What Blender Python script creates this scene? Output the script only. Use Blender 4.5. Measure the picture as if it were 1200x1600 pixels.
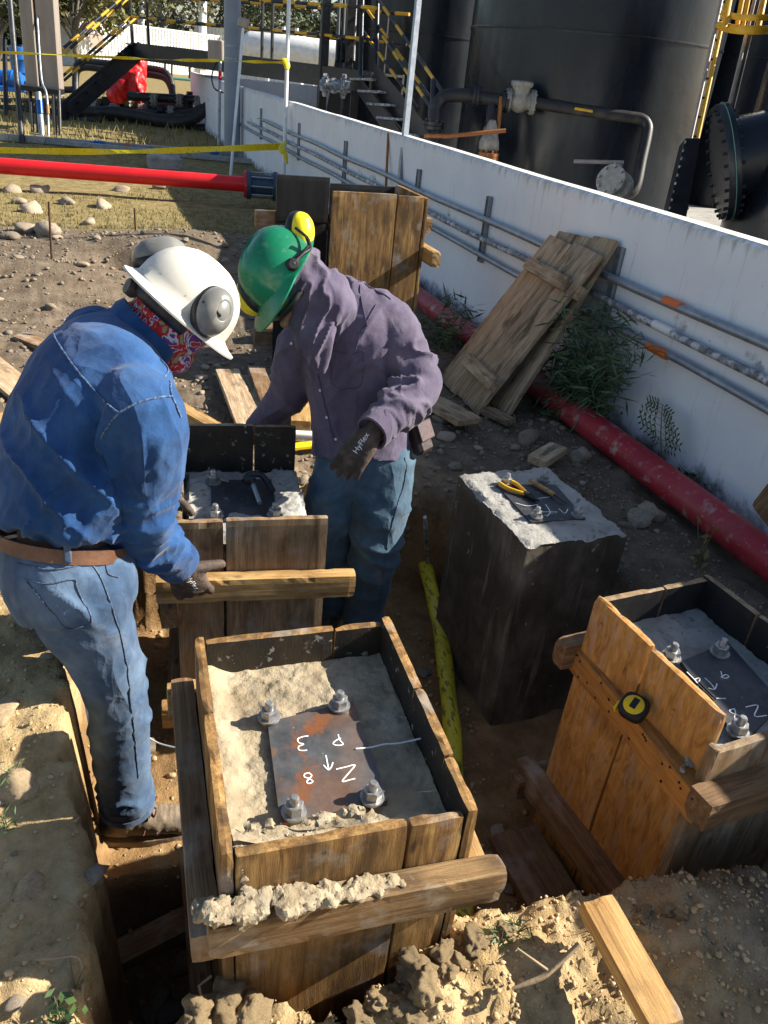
import bpy, bmesh, math, random
import numpy as np
from mathutils import Vector as Vc, Matrix as Mx
from mathutils.bvhtree import BVHTree

random.seed(7); RNG = np.random.default_rng(7)
scene = bpy.context.scene
for o in list(bpy.data.objects): bpy.data.objects.remove(o)
COL = scene.collection
R_ = math.radians

# ---------------------------------------------------------------- camera, world, sun, exposure
# world axes: x = away from the camera towards the white wall, y = along the wall, z = up (metres)
FOC, CX, CY, EYE = 1220.0, 600.0, 800.0, 1.6
_D = np.array([-230.0, 2159.0, 1220.0]); _D /= np.linalg.norm(_D)
_Y = np.array([0, 0, 1.0]) - _D * _D[2]; _Y /= np.linalg.norm(_Y)
_X = np.cross(_Y, -_D)
WA = math.radians(-21.4814)
_fw = np.array([-math.sin(WA), math.cos(WA), 0]); _rt = np.array([math.cos(WA), math.sin(WA), 0])
CAMR = np.outer(_rt, _X) + np.outer(_fw, _Y) + np.outer([0, 0, 1.0], -_D)   # camera (right, down, fwd) -> world
CO = np.array([0, 0, EYE])
def ray(px, py):
    v = CAMR @ np.array([px - CX, py - CY, FOC]); return v / np.linalg.norm(v)
def WZ(px, py, z):
    r = ray(px, py); return Vc(CO + r * ((z - EYE) / r[2]))
def WD(px, py, d):
    return Vc(CO + CAMR @ np.array([(px - CX) / FOC * d, (py - CY) / FOC * d, d]))
def WY(px, py, y):
    r = ray(px, py); return Vc(CO + r * (y / r[1]))
def WX(px, py, x):
    r = ray(px, py); return Vc(CO + r * (x / r[0]))
def CV(a, b, c):            # direction from right / down / away components
    return Vc(CAMR @ np.array([a, b, c])).normalized()

cam = bpy.data.cameras.new('camera'); camo = bpy.data.objects.new('camera', cam); COL.objects.link(camo)
cam.sensor_fit = 'HORIZONTAL'; cam.sensor_width = 36; cam.lens = 36 * FOC / 1200
cam.clip_start = 0.05; cam.clip_end = 2000
_m = np.eye(4); _m[:3, 0] = CAMR[:, 0]; _m[:3, 1] = -CAMR[:, 1]; _m[:3, 2] = -CAMR[:, 2]; _m[:3, 3] = CO
camo.matrix_world = Mx(_m.tolist()); scene.camera = camo

SUN_AZ = math.atan2(.993, -.115)      # measured from +y towards +x
SUN_EL = R_(33.4)
world = bpy.data.worlds.new('World'); scene.world = world; world.use_nodes = True
wn = world.node_tree; wn.nodes.clear()
sky = wn.nodes.new('ShaderNodeTexSky'); sky.sky_type = 'NISHITA'; sky.sun_disc = False
sky.sun_elevation = SUN_EL; sky.sun_rotation = SUN_AZ; sky.air_density = 1.0; sky.dust_density = 1.2; sky.altitude = 300
bg = wn.nodes.new('ShaderNodeBackground'); bg.inputs[1].default_value = 0.068
wo = wn.nodes.new('ShaderNodeOutputWorld')
wn.links.new(sky.outputs[0], bg.inputs[0]); wn.links.new(bg.outputs[0], wo.inputs[0])
sl = bpy.data.lights.new('sun', 'SUN'); sl.energy = 5.0; sl.angle = R_(.53); sl.color = (1, .93, .81)
so = bpy.data.objects.new('sun', sl); COL.objects.link(so)
sdir = Vc((math.sin(SUN_AZ) * math.cos(SUN_EL), math.cos(SUN_AZ) * math.cos(SUN_EL), math.sin(SUN_EL)))
so.rotation_euler = sdir.to_track_quat('Z', 'Y').to_euler()
so.location = (8, -3, 10)
scene.view_settings.view_transform = 'Standard'; scene.view_settings.look = 'None'
scene.view_settings.exposure = 1.27; scene.view_settings.gamma = 1
scene.view_settings.use_curve_mapping = False

# ---------------------------------------------------------------- numpy noise
def _hash(ix, iy, iz):
    h = (ix.astype(np.int64) * 374761393 + iy.astype(np.int64) * 668265263 + iz.astype(np.int64) * 2147483647 + 1013) & 0x7fffffff
    h = ((h ^ (h >> 13)) * 1274126177) & 0x7fffffff
    return ((h ^ (h >> 16)) & 0xffff) / 65535.0
def vn(p):
    p = np.asarray(p, float); i = np.floor(p); f = p - i; f = f * f * f * (f * (f * 6 - 15) + 10); i = i.astype(np.int64)
    r = 0
    for dx in (0, 1):
        wx = f[..., 0] if dx else 1 - f[..., 0]
        for dy in (0, 1):
            wy = f[..., 1] if dy else 1 - f[..., 1]
            for dz in (0, 1):
                wz = f[..., 2] if dz else 1 - f[..., 2]
                r = r + wx * wy * wz * _hash(i[..., 0] + dx, i[..., 1] + dy, i[..., 2] + dz)
    return r
def fbm(p, o=4, g=.5):
    p = np.asarray(p, float); a, s, t = 1., 0, 0
    for k in range(o):
        s = s + a * (vn(p) - .5) * 2; t += a; a *= g; p = p * 2.03 + 17.3
    return s / t
def ridge(p): return (1 - np.abs(2 * vn(p) - 1))
def sst(a, b, x):
    t = np.clip((x - a) / (b - a), 0, 1); return t * t * (3 - 2 * t)

# ---------------------------------------------------------------- objects
def _link(o, parent=None):
    COL.objects.link(o)
    if parent is not None:
        o.parent = parent; o.matrix_parent_inverse = parent['_mw'].inverted() if False else WMX[parent.name].inverted()
    return o
WMX = {}
def place(o, mw, parent=None):
    COL.objects.link(o); o.matrix_basis = mw; WMX[o.name] = mw.copy()
    if parent is not None:
        o.parent = parent; o.matrix_parent_inverse = WMX[parent.name].inverted()
    return o
def tag(o, label=None, cat=None, group=None, kind=None):
    if label: o['label'] = label
    if cat: o['category'] = cat
    if group: o['group'] = group
    if kind: o['kind'] = kind
    return o
def thing(name, label, cat, loc=(0, 0, 0), group=None):
    o = bpy.data.objects.new(name, None); o.empty_display_size = .1
    place(o, Mx.Translation(Vc(loc))); return tag(o, label, cat, group)
def copy_tree(o, delta, parent=None, root=True):
    c = o.copy(); COL.objects.link(c)
    mw = delta @ WMX[o.name]; WMX[c.name] = mw
    if root: c.matrix_basis = mw
    else:
        c.parent = parent; c.matrix_parent_inverse = WMX[parent.name].inverted(); c.matrix_basis = mw
    for ch in list(o.children): copy_tree(ch, delta, c, False)
    return c

class MB:
    def __init__(s): s.v = []; s.f = []; s.mi = []
    def add(s, vs, fs, mi=0):
        b = len(s.v); s.v += [tuple(v) for v in vs]; s.f += [tuple(b + i for i in f) for f in fs]; s.mi += [mi] * len(fs); return s
    def box(s, c, size, M=None, bevel=.0, mi=0, jit=0):
        hx, hy, hz = [k / 2 for k in size]; M = M or Mx.Identity(3); c = Vc(c)
        if bevel <= 0:
            vs = [(x, y, z) for x in (-hx, hx) for y in (-hy, hy) for z in (-hz, hz)]
            fs = [(0, 1, 3, 2), (4, 6, 7, 5), (0, 4, 5, 1), (2, 3, 7, 6), (0, 2, 6, 4), (1, 5, 7, 3)]
        else:
            b = min(bevel, hx * .9, hy * .9, hz * .9); vs = []; idx = {}
            for sx in (-1, 1):
                for sy in (-1, 1):
                    for sz in (-1, 1):
                        j = [random.uniform(-jit, jit) for _ in range(3)]
                        for k in range(3):
                            p = [sx * (hx - b), sy * (hy - b), sz * (hz - b)]; p[k] += (sx, sy, sz)[k] * b
                            idx[(sx, sy, sz, k)] = len(vs); vs.append((p[0] + j[0], p[1] + j[1], p[2] + j[2]))
            fs = []
            for k in range(3):
                a, c2 = [i for i in range(3) if i != k]
                for sg in (-1, 1):
                    q = []
                    for (p1, p2) in ((-1, -1), (1, -1), (1, 1), (-1, 1)):
                        t = [0, 0, 0]; t[k] = sg; t[a] = p1; t[c2] = p2; q.append(idx[(*t, k)])
                    if (sg > 0) == (k == 1): q.reverse()
                    fs.append(tuple(q))
            for k in range(3):      # edges along k
                a, c2 = [i for i in range(3) if i != k]
                for s1 in (-1, 1):
                    for s2 in (-1, 1):
                        def I(sk, kk):
                            t = [0, 0, 0]; t[k] = sk; t[a] = s1; t[c2] = s2; return idx[(*t, kk)]
                        fs.append((I(-1, a), I(1, a), I(1, c2), I(-1, c2)))
            for sx in (-1, 1):
                for sy in (-1, 1):
                    for sz in (-1, 1): fs.append(tuple(idx[(sx, sy, sz, k)] for k in range(3)))
        return s.add([c + M @ Vc(v) for v in vs], fs, mi)
    def tube(s, path, r, n=8, cap=True, mi=0, flat=None):
        P = [Vc(p) for p in path]; m = len(P)
        rr = r if isinstance(r, (list, tuple)) else [r] * m
        T = [(P[min(i + 1, m - 1)] - P[max(i - 1, 0)]).normalized() for i in range(m)]
        a = T[0].orthogonal().normalized()
        if abs(T[0].z) < .9: a = (Vc((0, 0, 1)) - T[0] * T[0].z).normalized()
        vs = []
        for i in range(m):
            a = (a - T[i] * a.dot(T[i])); a = a.normalized() if a.length > 1e-6 else T[i].orthogonal().normalized()
            b = T[i].cross(a)
            for k in range(n):
                t = 2 * math.pi * k / n + math.pi / n
                vs.append(P[i] + (a * math.cos(t) * (flat or 1) + b * math.sin(t)) * rr[i])
        fs = [(i * n + k, i * n + (k + 1) % n, (i + 1) * n + (k + 1) % n, (i + 1) * n + k) for i in range(m - 1) for k in range(n)]
        if cap: fs += [tuple(range(n))[::-1], tuple((m - 1) * n + k for k in range(n))]
        return s.add(vs, fs, mi)
    def lathe(s, prof, M, n=24, mi=0):
        vs = []; m = len(prof)
        for (r, z) in prof:
            for k in range(n):
                t = 2 * math.pi * k / n; vs.append(M @ Vc((r * math.cos(t), r * math.sin(t), z)))
        fs = [(i * n + k, i * n + (k + 1) % n, (i + 1) * n + (k + 1) % n, (i + 1) * n + k) for i in range(m - 1) for k in range(n)]
        if prof[0][0] > 1e-5: fs.append(tuple(range(n))[::-1])
        if prof[-1][0] > 1e-5: fs.append(tuple((m - 1) * n + k for k in range(n)))
        return s.add(vs, fs, mi)
    def prism(s, poly, off, mi=0):
        P = [Vc(p) for p in poly]; n = len(P); off = Vc(off)
        return s.add(P + [p + off for p in P], [tuple(range(n))[::-1], tuple(range(n, 2 * n))] + [(i, (i + 1) % n, n + (i + 1) % n, n + i) for i in range(n)], mi)
    def build(s, name, mats, parent=None, smooth=None, origin=True, fixn=True):
        if not isinstance(mats, (list, tuple)): mats = [mats]
        v = np.array(s.v, float)
        c = np.zeros(3)
        if origin: c = np.array([(v[:, 0].min() + v[:, 0].max()) / 2, (v[:, 1].min() + v[:, 1].max()) / 2, v[:, 2].min()])
        me = bpy.data.meshes.new(name); me.from_pydata((v - c).tolist(), [], s.f)
        for m in mats: me.materials.append(m)
        if any(s.mi): me.polygons.foreach_set('material_index', s.mi)
        if fixn:
            bm = bmesh.new(); bm.from_mesh(me); bmesh.ops.recalc_face_normals(bm, faces=bm.faces); bm.to_mesh(me); bm.free()
        if smooth is not None:
            me.shade_smooth()
            if smooth < 180: me.set_sharp_from_angle(angle=R_(smooth))
        o = bpy.data.objects.new(name, me); return place(o, Mx.Translation(Vc(c)), parent)

def frame(d, up=(0, 0, 1)):         # 3x3 whose columns are (x=dir, y=side, z=up')
    d = Vc(d).normalized(); up = Vc(up); y = up.cross(d)
    if y.length < 1e-4: y = Vc((0, 1, 0)).cross(d)
    y.normalize(); z = d.cross(y); m = Mx((d, y, z)); m.transpose(); return m
def zmat(p, zdir):
    z = Vc(zdir).normalized(); x = z.orthogonal().normalized(); y = z.cross(x)
    m = Mx((x, y, z)); m.transpose(); return Mx.Translation(Vc(p)) @ m.to_4x4()
def catmull(P, k=4):
    P = [np.array(p, float) for p in P]; out = []
    for i in range(len(P) - 1):
        p0, p1, p2, p3 = P[max(i - 1, 0)], P[i], P[i + 1], P[min(i + 2, len(P) - 1)]
        for j in range(k):
            t = j / k; out.append(.5 * (2 * p1 + (p2 - p0) * t + (2 * p0 - 5 * p1 + 4 * p2 - p3) * t * t + (3 * p1 - p0 - 3 * p2 + p3) * t ** 3))
    out.append(P[-1]); return out
def rough_box(mb, L, w, t):
    """sawn board with worn, slightly chipped edges"""
    nx, ny, nz = max(6, min(40, int(L / .022))), max(3, min(12, int(w / .022))), max(2, min(4, int(t / .016))); idx = {}; P = []
    def at(i, j, k):
        if (i, j, k) not in idx:
            idx[(i, j, k)] = len(P); P.append((i, j, k))
        return idx[(i, j, k)]
    F_ = []
    for k in (0, nz): F_ += [(at(i, j, k), at(i + 1, j, k), at(i + 1, j + 1, k), at(i, j + 1, k)) for i in range(nx) for j in range(ny)]
    for j in (0, ny): F_ += [(at(i, j, k), at(i + 1, j, k), at(i + 1, j, k + 1), at(i, j, k + 1)) for i in range(nx) for k in range(nz)]
    for i in (0, nx): F_ += [(at(i, j, k), at(i, j + 1, k), at(i, j + 1, k + 1), at(i, j, k + 1)) for j in range(ny) for k in range(nz)]
    A = np.array(P, float); B = A / np.array([nx, ny, nz]) * 2 - 1; V_ = B * np.array([L, w, t]) / 2; ex = np.abs(B) > .999; ne = ex.sum(1)
    sd = random.random() * 100; q = V_ + sd
    chip = np.clip(fbm(q * 26, 3) * 1.6 + .15, 0, 1) ** 1.5
    push = np.where(ne >= 3, .002 + .004 * chip, np.where(ne == 2, .0010 + .0032 * chip ** 2, 0.))
    V_ = V_ - np.sign(B) * ex * push[:, None]
    V_[:, 1:] += (fbm(q * np.array([5, 14, 14]), 3) * .0011)[:, None] * np.sign(B[:, 1:]) * ex[:, 1:]
    V_[:, 0] += np.where(ex[:, 0], fbm(q * 70, 2) * .0012, 0) * np.sign(B[:, 0])
    V_[:, 2] += .004 * fbm(np.stack([V_[:, 0] * 2 + sd, 0 * V_[:, 0], 0 * V_[:, 0] + sd], 1), 2) * min(1, L / .5)
    mb.add(V_.tolist(), F_)
def plank(name, mats, parent, p0, p1, w, t, wdir, inner=0, bevel=.003, label=None, jit=.0015):
    """board from p0 to p1 (centre line), width w along wdir, thickness t across; inner=+1/-1 puts mats[1] on that thickness side"""
    p0, p1 = Vc(p0), Vc(p1); d = p1 - p0; L = d.length; d.normalize()
    wd = Vc(wdir); wd = (wd - d * wd.dot(d)).normalized(); td = d.cross(wd)
    mb = MB(); near = (p0 + p1).length / 2 < 5.2 or (p0.length < 5.2)
    if near: rough_box(mb, L, w, t)
    else: mb.box((0, 0, 0), (L, w, t), bevel=bevel, jit=jit)
    me = bpy.data.meshes.new(name); me.from_pydata(mb.v, [], mb.f)
    bm = bmesh.new(); bm.from_mesh(me); bmesh.ops.recalc_face_normals(bm, faces=bm.faces)
    if inner:
        for fc in bm.faces:
            if fc.normal.z * inner > .9: fc.material_index = 1
    bm.to_mesh(me); bm.free()
    for m in (mats if isinstance(mats, (list, tuple)) else [mats]): me.materials.append(m)
    M = Mx((d, wd, td)); M.transpose()
    o = bpy.data.objects.new(name, me); place(o, Mx.Translation((p0 + p1) / 2) @ M.to_4x4(), parent)
    if label: o['label'] = label
    return o

# ---------------------------------------------------------------- materials
def rgb(h):     # sRGB hex to linear
    h = h.lstrip('#'); c = [int(h[i:i + 2], 16) / 255 for i in (0, 2, 4)]
    return tuple(((x + .055) / 1.055) ** 2.4 if x > .04045 else x / 12.92 for x in c)
class NT:
    def __init__(s, name):
        s.m = bpy.data.materials.new(name); s.m.use_nodes = True; s.t = s.m.node_tree; s.t.nodes.clear()
        s.out = s.n('OutputMaterial'); s.b = s.n('BsdfPrincipled'); s.l(s.b.outputs[0], s.out.inputs[0])
        s.tc = s.n('TexCoord'); s.oi = s.n('ObjectInfo')
    def n(s, t, **kw):
        x = s.t.nodes.new('ShaderNode' + t)
        for k, v in kw.items(): setattr(x, k, v)
        return x
    def l(s, a, b): s.t.links.new(a, b)
    def coord(s, kind='Object', scale=(1, 1, 1)):
        mp = s.n('Mapping'); mp.inputs['Scale'].default_value = scale; s.l(s.tc.outputs[kind], mp.inputs[0]); return mp.outputs[0]
    def noise(s, co, scale, detail=5, rough=.55, dist=0, rnd=True):
        x = s.n('TexNoise', noise_dimensions='4D'); x.inputs['Scale'].default_value = scale; x.inputs['Detail'].default_value = detail
        x.inputs['Roughness'].default_value = rough; x.inputs['Distortion'].default_value = dist
        if rnd:
            mu = s.n('Math', operation='MULTIPLY'); s.l(s.oi.outputs['Random'], mu.inputs[0]); mu.inputs[1].default_value = 37; s.l(mu.outputs[0], x.inputs['W'])
        s.l(co, x.inputs['Vector']); return x.outputs['Fac']
    def ramp(s, fac, stops, interp='LINEAR'):
        r = s.n('ValToRGB'); r.color_ramp.interpolation = interp; e = r.color_ramp.elements
        while len(e) < len(stops): e.new(.5)
        for i, (p, c) in enumerate(stops): e[i].position = p; e[i].color = (*c[:3], 1)
        s.l(fac, r.inputs[0]); return r.outputs[0]
    def mr(s, fac, a, b, c=0, d=1):
        x = s.n('MapRange'); x.inputs[1].default_value = a; x.inputs[2].default_value = b; x.inputs[3].default_value = c; x.inputs[4].default_value = d
        s.l(fac, x.inputs[0]); return x.outputs[0]
    def math(s, op, a, b):
        x = s.n('Math', operation=op)
        for i, q in enumerate((a, b)):
            if isinstance(q, (int, float)): x.inputs[i].default_value = q
            else: s.l(q, x.inputs[i])
        return x.outputs[0]
    def mix(s, fac, a, b, mode='MIX'):
        x = s.n('Mix', data_type='RGBA', blend_type=mode); 
        for sock, q in ((x.inputs[0], fac), (x.inputs[6], a), (x.inputs[7], b)):
            if isinstance(q, (int, float)): sock.default_value = q
            elif isinstance(q, tuple): sock.default_value = (*q[:3], 1)
            else: s.l(q, sock)
        return x.outputs[2]
    def bump(s, h, strength, dist=.01, prev=None):
        b = s.n('Bump'); b.inputs['Strength'].default_value = strength; b.inputs['Distance'].default_value = dist; s.l(h, b.inputs['Height'])
        if prev is not None: s.l(prev, b.inputs['Normal'])
        return b.outputs[0]
def M(name, ramp, scale=5, aniso=(1, 1, 1), detail=6, dist=0, stains=(), rough=.7, rvar=.12, metal=0, bump=.3, bscale=60, banis=None, bdist=.006, spec=.4, vary=.0, bump2=None, coords='Object', grain=0):
    t = NT(name); co = t.coord(coords, aniso); n0 = t.noise(co, scale, detail, .6, dist)
    if isinstance(ramp, tuple): ramp = [(0.3, tuple(c * .82 for c in ramp)), (.7, tuple(min(1, c * 1.15) for c in ramp))]
    c = t.ramp(n0, ramp)
    if grain:
        gf = t.noise(t.coord(coords, (1.2, 42, 42)), 7, 6, .7, .15); c = t.mix(t.mr(gf, .34, .58, grain, 0), c, t.mix(1., c, (.42, .35, .28), 'MULTIPLY'))
        kn = t.n('TexVoronoi'); kn.inputs['Scale'].default_value = 3.2; t.l(t.coord(coords, (1.3, 3, 3)), kn.inputs['Vector']); c = t.mix(t.mr(kn.outputs['Distance'], .10, .03, 0, .8), c, (.05, .025, .012))
    for st in stains:
        col, sc, lo, hi, am = st[:5]; lo -= .045; hi -= .06; an = st[5] if len(st) > 5 else (1, 1, 1)
        f = t.math('MULTIPLY', t.mr(t.noise(t.coord(coords, an), sc, 5, .6), lo, hi), am)
        c = t.mix(f, c, col)
    if vary:
        h = t.n('HueSaturation'); h.inputs['Value'].default_value = 1
        t.l(t.mr(t.oi.outputs['Random'], 0, 1, 1 - vary, 1 + vary), h.inputs['Value']); t.l(c, h.inputs['Color']); c = h.outputs[0]
    t.l(c, t.b.inputs['Base Color']); t.b.inputs['Metallic'].default_value = metal; t.b.inputs['Specular IOR Level'].default_value = spec
    nb = t.noise(t.coord(coords, banis or aniso), bscale, 5, .6)
    t.l(t.mr(nb, .25, .75, max(0, rough - rvar), min(1, rough + rvar)), t.b.inputs['Roughness'])
    if bump:
        nr = t.bump(nb, bump, bdist)
        if bump2: nr = t.bump(t.noise(t.coord(coords, bump2[3] if len(bump2) > 3 else (1, 1, 1)), bump2[0], 4), bump2[1], bump2[2], nr)
        t.l(nr, t.b.inputs['Normal'])
    return t.m
MT = {}
cem = (.42, .40, .36)
MT['ply'] = M('plywood_golden', [(.30, (.085, .040, .014)), (.44, (.27, .145, .048)), (.58, (.44, .26, .09)), (.72, (.55, .37, .16))], 5, (.9, 9, 9), 8, .7,
    [((.045, .026, .014), 5, .53, .70, .8, (1, 2.5, 2.5)), ((.16, .085, .03), 2.5, .5, .66, .6, (1, 1.5, 1.5)), (cem, 10, .60, .75, .45), ((.05, .035, .025), 26, .70, .78, .7)], .72, .12, 0, .5, 45, (1, 16, 16), .003, .3, .12, grain=.75)
MT['plyor'] = M('plywood_orange', [(.28, (.20, .085, .022)), (.45, (.45, .21, .05)), (.6, (.58, .30, .085)), (.75, (.60, .38, .17))], 6, (1.6, 6, 6), 8, 1.2,
    [((.42, .33, .24), 9, .55, .75, .55, (1, 4, 4)), ((.10, .05, .02), 5, .60, .8, .6), ((.05, .03, .02), 40, .70, .76, .7)], .6, .12, 0, .35, 60, (1.5, 10, 10), .003, .35, .10, grain=.4)
MT['plygr'] = M('plywood_weathered', [(.30, (.085, .05, .026)), (.44, (.22, .15, .085)), (.58, (.34, .25, .155)), (.72, (.46, .37, .25))], 4, (1.0, 6, 6), 8, .8,
    [((.36, .20, .08), 4, .52, .7, .6), ((.09, .06, .04), 6, .60, .78, .7), (cem, 12, .6, .75, .4)], .75, .1, 0, .45, 50, (1, 14, 14), .003, .3, .12, grain=.75)
MT['lumber'] = M('sawn_lumber', [(.30, (.26, .135, .042)), (.48, (.47, .28, .10)), (.68, (.58, .39, .17))], 4, (.8, 13, 13), 7, .8,
    [((.13, .07, .03), 5, .54, .72, .7, (1, 2, 2)), ((.20, .11, .05), 8, .62, .75, .5), (cem, 9, .62, .76, .45)], .7, .1, 0, .5, 60, (1, 22, 22), .003, .3, .12, grain=.75)
MT['lumbmid'] = M('sawn_lumber_soiled', [(.30, (.14, .075, .030)), (.48, (.32, .195, .085)), (.68, (.48, .33, .17))], 4, (.8, 12, 12), 8, .8,
    [((.07, .042, .022), 5, .50, .68, .75, (1, 2.5, 2.5)), ((.40, .36, .29), 11, .55, .68, .7)], .8, .08, 0, .7, 55, (1, 20, 20), .004, .25, .1, grain=.75)
MT['lumbdark'] = M('sawn_lumber_dirty', [(.25, (.10, .058, .03)), (.5, (.25, .145, .07)), (.75, (.38, .25, .13))], 4, (1, 12, 12), 7, .8,
    [((.40, .36, .30), 7, .56, .75, .6), ((.06, .035, .02), 12, .6, .75, .6)], .75, .1, 0, .6, 60, (1, 20, 20), .004, .3, .12, grain=.75)
MT['lumbor'] = M('sawn_lumber_orange', [(.25, (.28, .12, .03)), (.5, (.48, .22, .05)), (.75, (.56, .29, .09))], 4, (1, 10, 10), 7, .5,
    [((.10, .055, .03), 8, .6, .76, .6), ((.30, .25, .2), 14, .64, .78, .4)], .65, .1, 0, .35, 60, (1, 18, 18), .003, .35, .08, grain=.75)
MT['old'] = M('weathered_boards', [(.26, (.15, .105, .065)), (.42, (.42, .30, .185)), (.58, (.60, .46, .30)), (.75, (.70, .59, .42))], 5, (.8, 11, 11), 8, .9,
    [((.055, .036, .022), 6, .56, .72, .8, (1, 3, 3)), ((.36, .22, .10), 4, .5, .7, .4)], .8, .1, 0, .7, 40, (.8, 20, 20), .004, .25, .12, grain=.75)
MT['film'] = M('film_faced_black', [(.3, (.010, .009, .008)), (.7, (.030, .024, .018))], 5, (1, 4, 4), 6, 0,
    [((.35, .32, .27), 34, .66, .72, .9), ((.06, .04, .02), 5, .55, .75, .8), ((.25, .22, .18), 9, .70, .78, .7)], .55, .15, 0, .4, 70, None, .003, .4)
MT['filmclean'] = M('film_faced_black_clean', [(.3, (.008, .008, .009)), (.7, (.020, .018, .017))], 5, (1, 4, 4), 6, 0,
    [((.25, .22, .18), 40, .73, .77, .8)], .5, .12, 0, .25, 70, None, .003, .4)
MT['conc'] = M('concrete_fresh_dry', [(.28, (.19, .145, .09)), (.5, (.33, .27, .18)), (.72, (.46, .39, .275))], 9, (1, 1, 1), 8, .3,
    [((.17, .15, .12), 22, .58, .68, .6), ((.42, .33, .2), 4, .5, .7, .4)], .88, .06, 0, .9, 55, None, .008, .25, 0, (160, .5, .003))
MT['concgrey'] = M('concrete_grey', [(.25, (.16, .155, .14)), (.5, (.31, .30, .275)), (.75, (.42, .405, .375))], 7, (1, 1, 1), 8, .2,
    [((.10, .09, .08), 45, .62, .70, .8), ((.42, .40, .36), 6, .5, .7, .4)], .88, .06, 0, .8, 70, None, .006, .25, 0, (200, .5, .003))
MT['concside'] = M('concrete_form_stained', [(.25, (.045, .036, .026)), (.5, (.135, .11, .082)), (.75, (.25, .215, .17))], 5, (2.6, 2.6, .9), 8, .6,
    [((.035, .028, .02), 3, .45, .66, .85), ((.40, .37, .32), 40, .70, .76, .7), ((.33, .28, .2), 7, .62, .78, .5, (4, 4, .4))], .8, .1, 0, .6, 40, (1, 1, .4), .005, .3)
MT['steel'] = M('plate_steel', [(.25, (.035, .038, .042)), (.5, (.085, .088, .092)), (.75, (.16, .155, .15))], 14, (1, 1, 1), 8, .5,
    [((.27, .085, .02), 11, .61, .70, .9), ((.20, .09, .04), 5, .52, .68, .6), ((.22, .10, .045), 30, .64, .74, .7), ((.4, .36, .3), 70, .72, .78, .6), ((.20, .19, .18), 6, .5, .75, .5)], .5, .15, .35, .25, 90, None, .002, .5)
MT['steeldark'] = M('plate_steel_dark', [(.25, (.018, .019, .022)), (.5, (.04, .042, .048)), (.75, (.085, .085, .088))], 12, (1, 1, 1), 8, .5,
    [((.30, .28, .25), 30, .66, .75, .5), ((.2, .1, .05), 9, .68, .75, .5)], .5, .15, .3, .25, 90, None, .002, .5)
MT['rust'] = M('rusted_steel', [(.25, (.10, .035, .012)), (.5, (.28, .10, .03)), (.75, (.40, .17, .06))], 40, rough=.85, bump=.4)
MT['rustdark'] = M('dark_rusted_bar', [(.3, (.035, .016, .008)), (.7, (.11, .045, .02))], 40, rough=.9, bump=.4)
MT['bolt'] = M('galvanised_bolt', [(.25, (.20, .20, .20)), (.75, (.52, .51, .50))], 60, stains=[((.35, .32, .27), 50, .55, .7, .6)], rough=.42, metal=.75, bump=.3, bscale=150, bdist=.002)
MT['chalk'] = M('chalk', (.82, .82, .80), 200, rough=.95, bump=0)
MT['galv'] = M('galvanised_conduit', [(.25, (.20, .225, .25)), (.75, (.40, .43, .46))], 14, stains=[((.10, .10, .10), 9, .62, .75, .5)], rough=.42, metal=.55, bump=.15, bscale=120)
MT['galvold'] = M('galvanised_splashed', [(.25, (.13, .14, .15)), (.75, (.33, .34, .35))], 14, stains=[((.60, .60, .60), 22, .54, .62, .9), ((.05, .05, .05), 18, .6, .7, .8)], rough=.6, metal=.3, bump=.3, bscale=90)
MT['orange'] = M('orange_band', (.72, .15, .02), 20, rough=.5, bump=.1)
MT['white'] = M('white_paint', (.72, .72, .70), 6, stains=[((.4, .36, .3), 8, .62, .8, .4)], rough=.5, bump=.1)
MT['redpipe'] = M('red_pipe_dusty', [(.3, (.30, .012, .022)), (.7, (.44, .025, .04))], 8, (1, .5, 1), 6, 0,
    [((.46, .33, .28), 14, .60, .72, .75), ((.50, .40, .34), 60, .68, .73, .8), ((.25, .12, .1), 4, .52, .75, .5)], .5, .12, 0, .25, 80, None, .003, .45)
MT['redfresh'] = M('red_pipe_bright', [(.3, (.62, .012, .015)), (.7, (.72, .02, .022))], 6, rough=.35, bump=.05)
MT['black'] = M('black_paint', [(.3, (.008, .009, .011)), (.7, (.020, .022, .026))], 6, stains=[((.10, .09, .08), 12, .6, .8, .35)], rough=.42, bump=.1)
MT['blackpipe'] = M('black_pipe_dusty', [(.3, (.010, .010, .011)), (.7, (.03, .029, .028))], 6, stains=[((.16, .135, .10), 5, .58, .8, .4)], rough=.5, bump=.15)
MT['yellow'] = M('yellow_paint', [(.3, (.58, .30, .012)), (.7, (.72, .42, .02))], 12, stains=[((.2, .12, .03), 20, .62, .75, .5)], rough=.45, bump=.08)
MT['tape'] = M('caution_tape_yellow', [(.3, (.68, .52, .01)), (.7, (.80, .66, .02))], 8, stains=[((.03, .03, .02), 55, .64, .67, .75, (1, 1, 1))], rough=.4, bump=.3, bscale=60)
MT['tapehose'] = M('caution_tape_wrap', [(.3, (.50, .42, .02)), (.7, (.68, .60, .05))], 8, stains=[((.05, .06, .03), 75, .60, .64, .75, (1, .35, 1)), ((.25, .17, .1), 8, .58, .78, .5)], rough=.35, bump=.4, bscale=26, bdist=.01)
MT['greenhose'] = M('green_hose', (.02, .22, .16), 20, rough=.5, bump=.2, stains=[((.25, .2, .14), 15, .55, .7, .6)])
MT['rubber'] = M('black_rubber', (.012, .012, .013), 20, rough=.6, bump=.2)
MT['stone'] = M('river_stone', [(.25, (.15, .12, .09)), (.5, (.27, .225, .17)), (.75, (.40, .35, .28))], 6, detail=8, dist=.4, stains=[((.36, .24, .12), 3, .5, .7, .5)], rough=.85, bump=.5, bscale=40, vary=.35)
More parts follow.
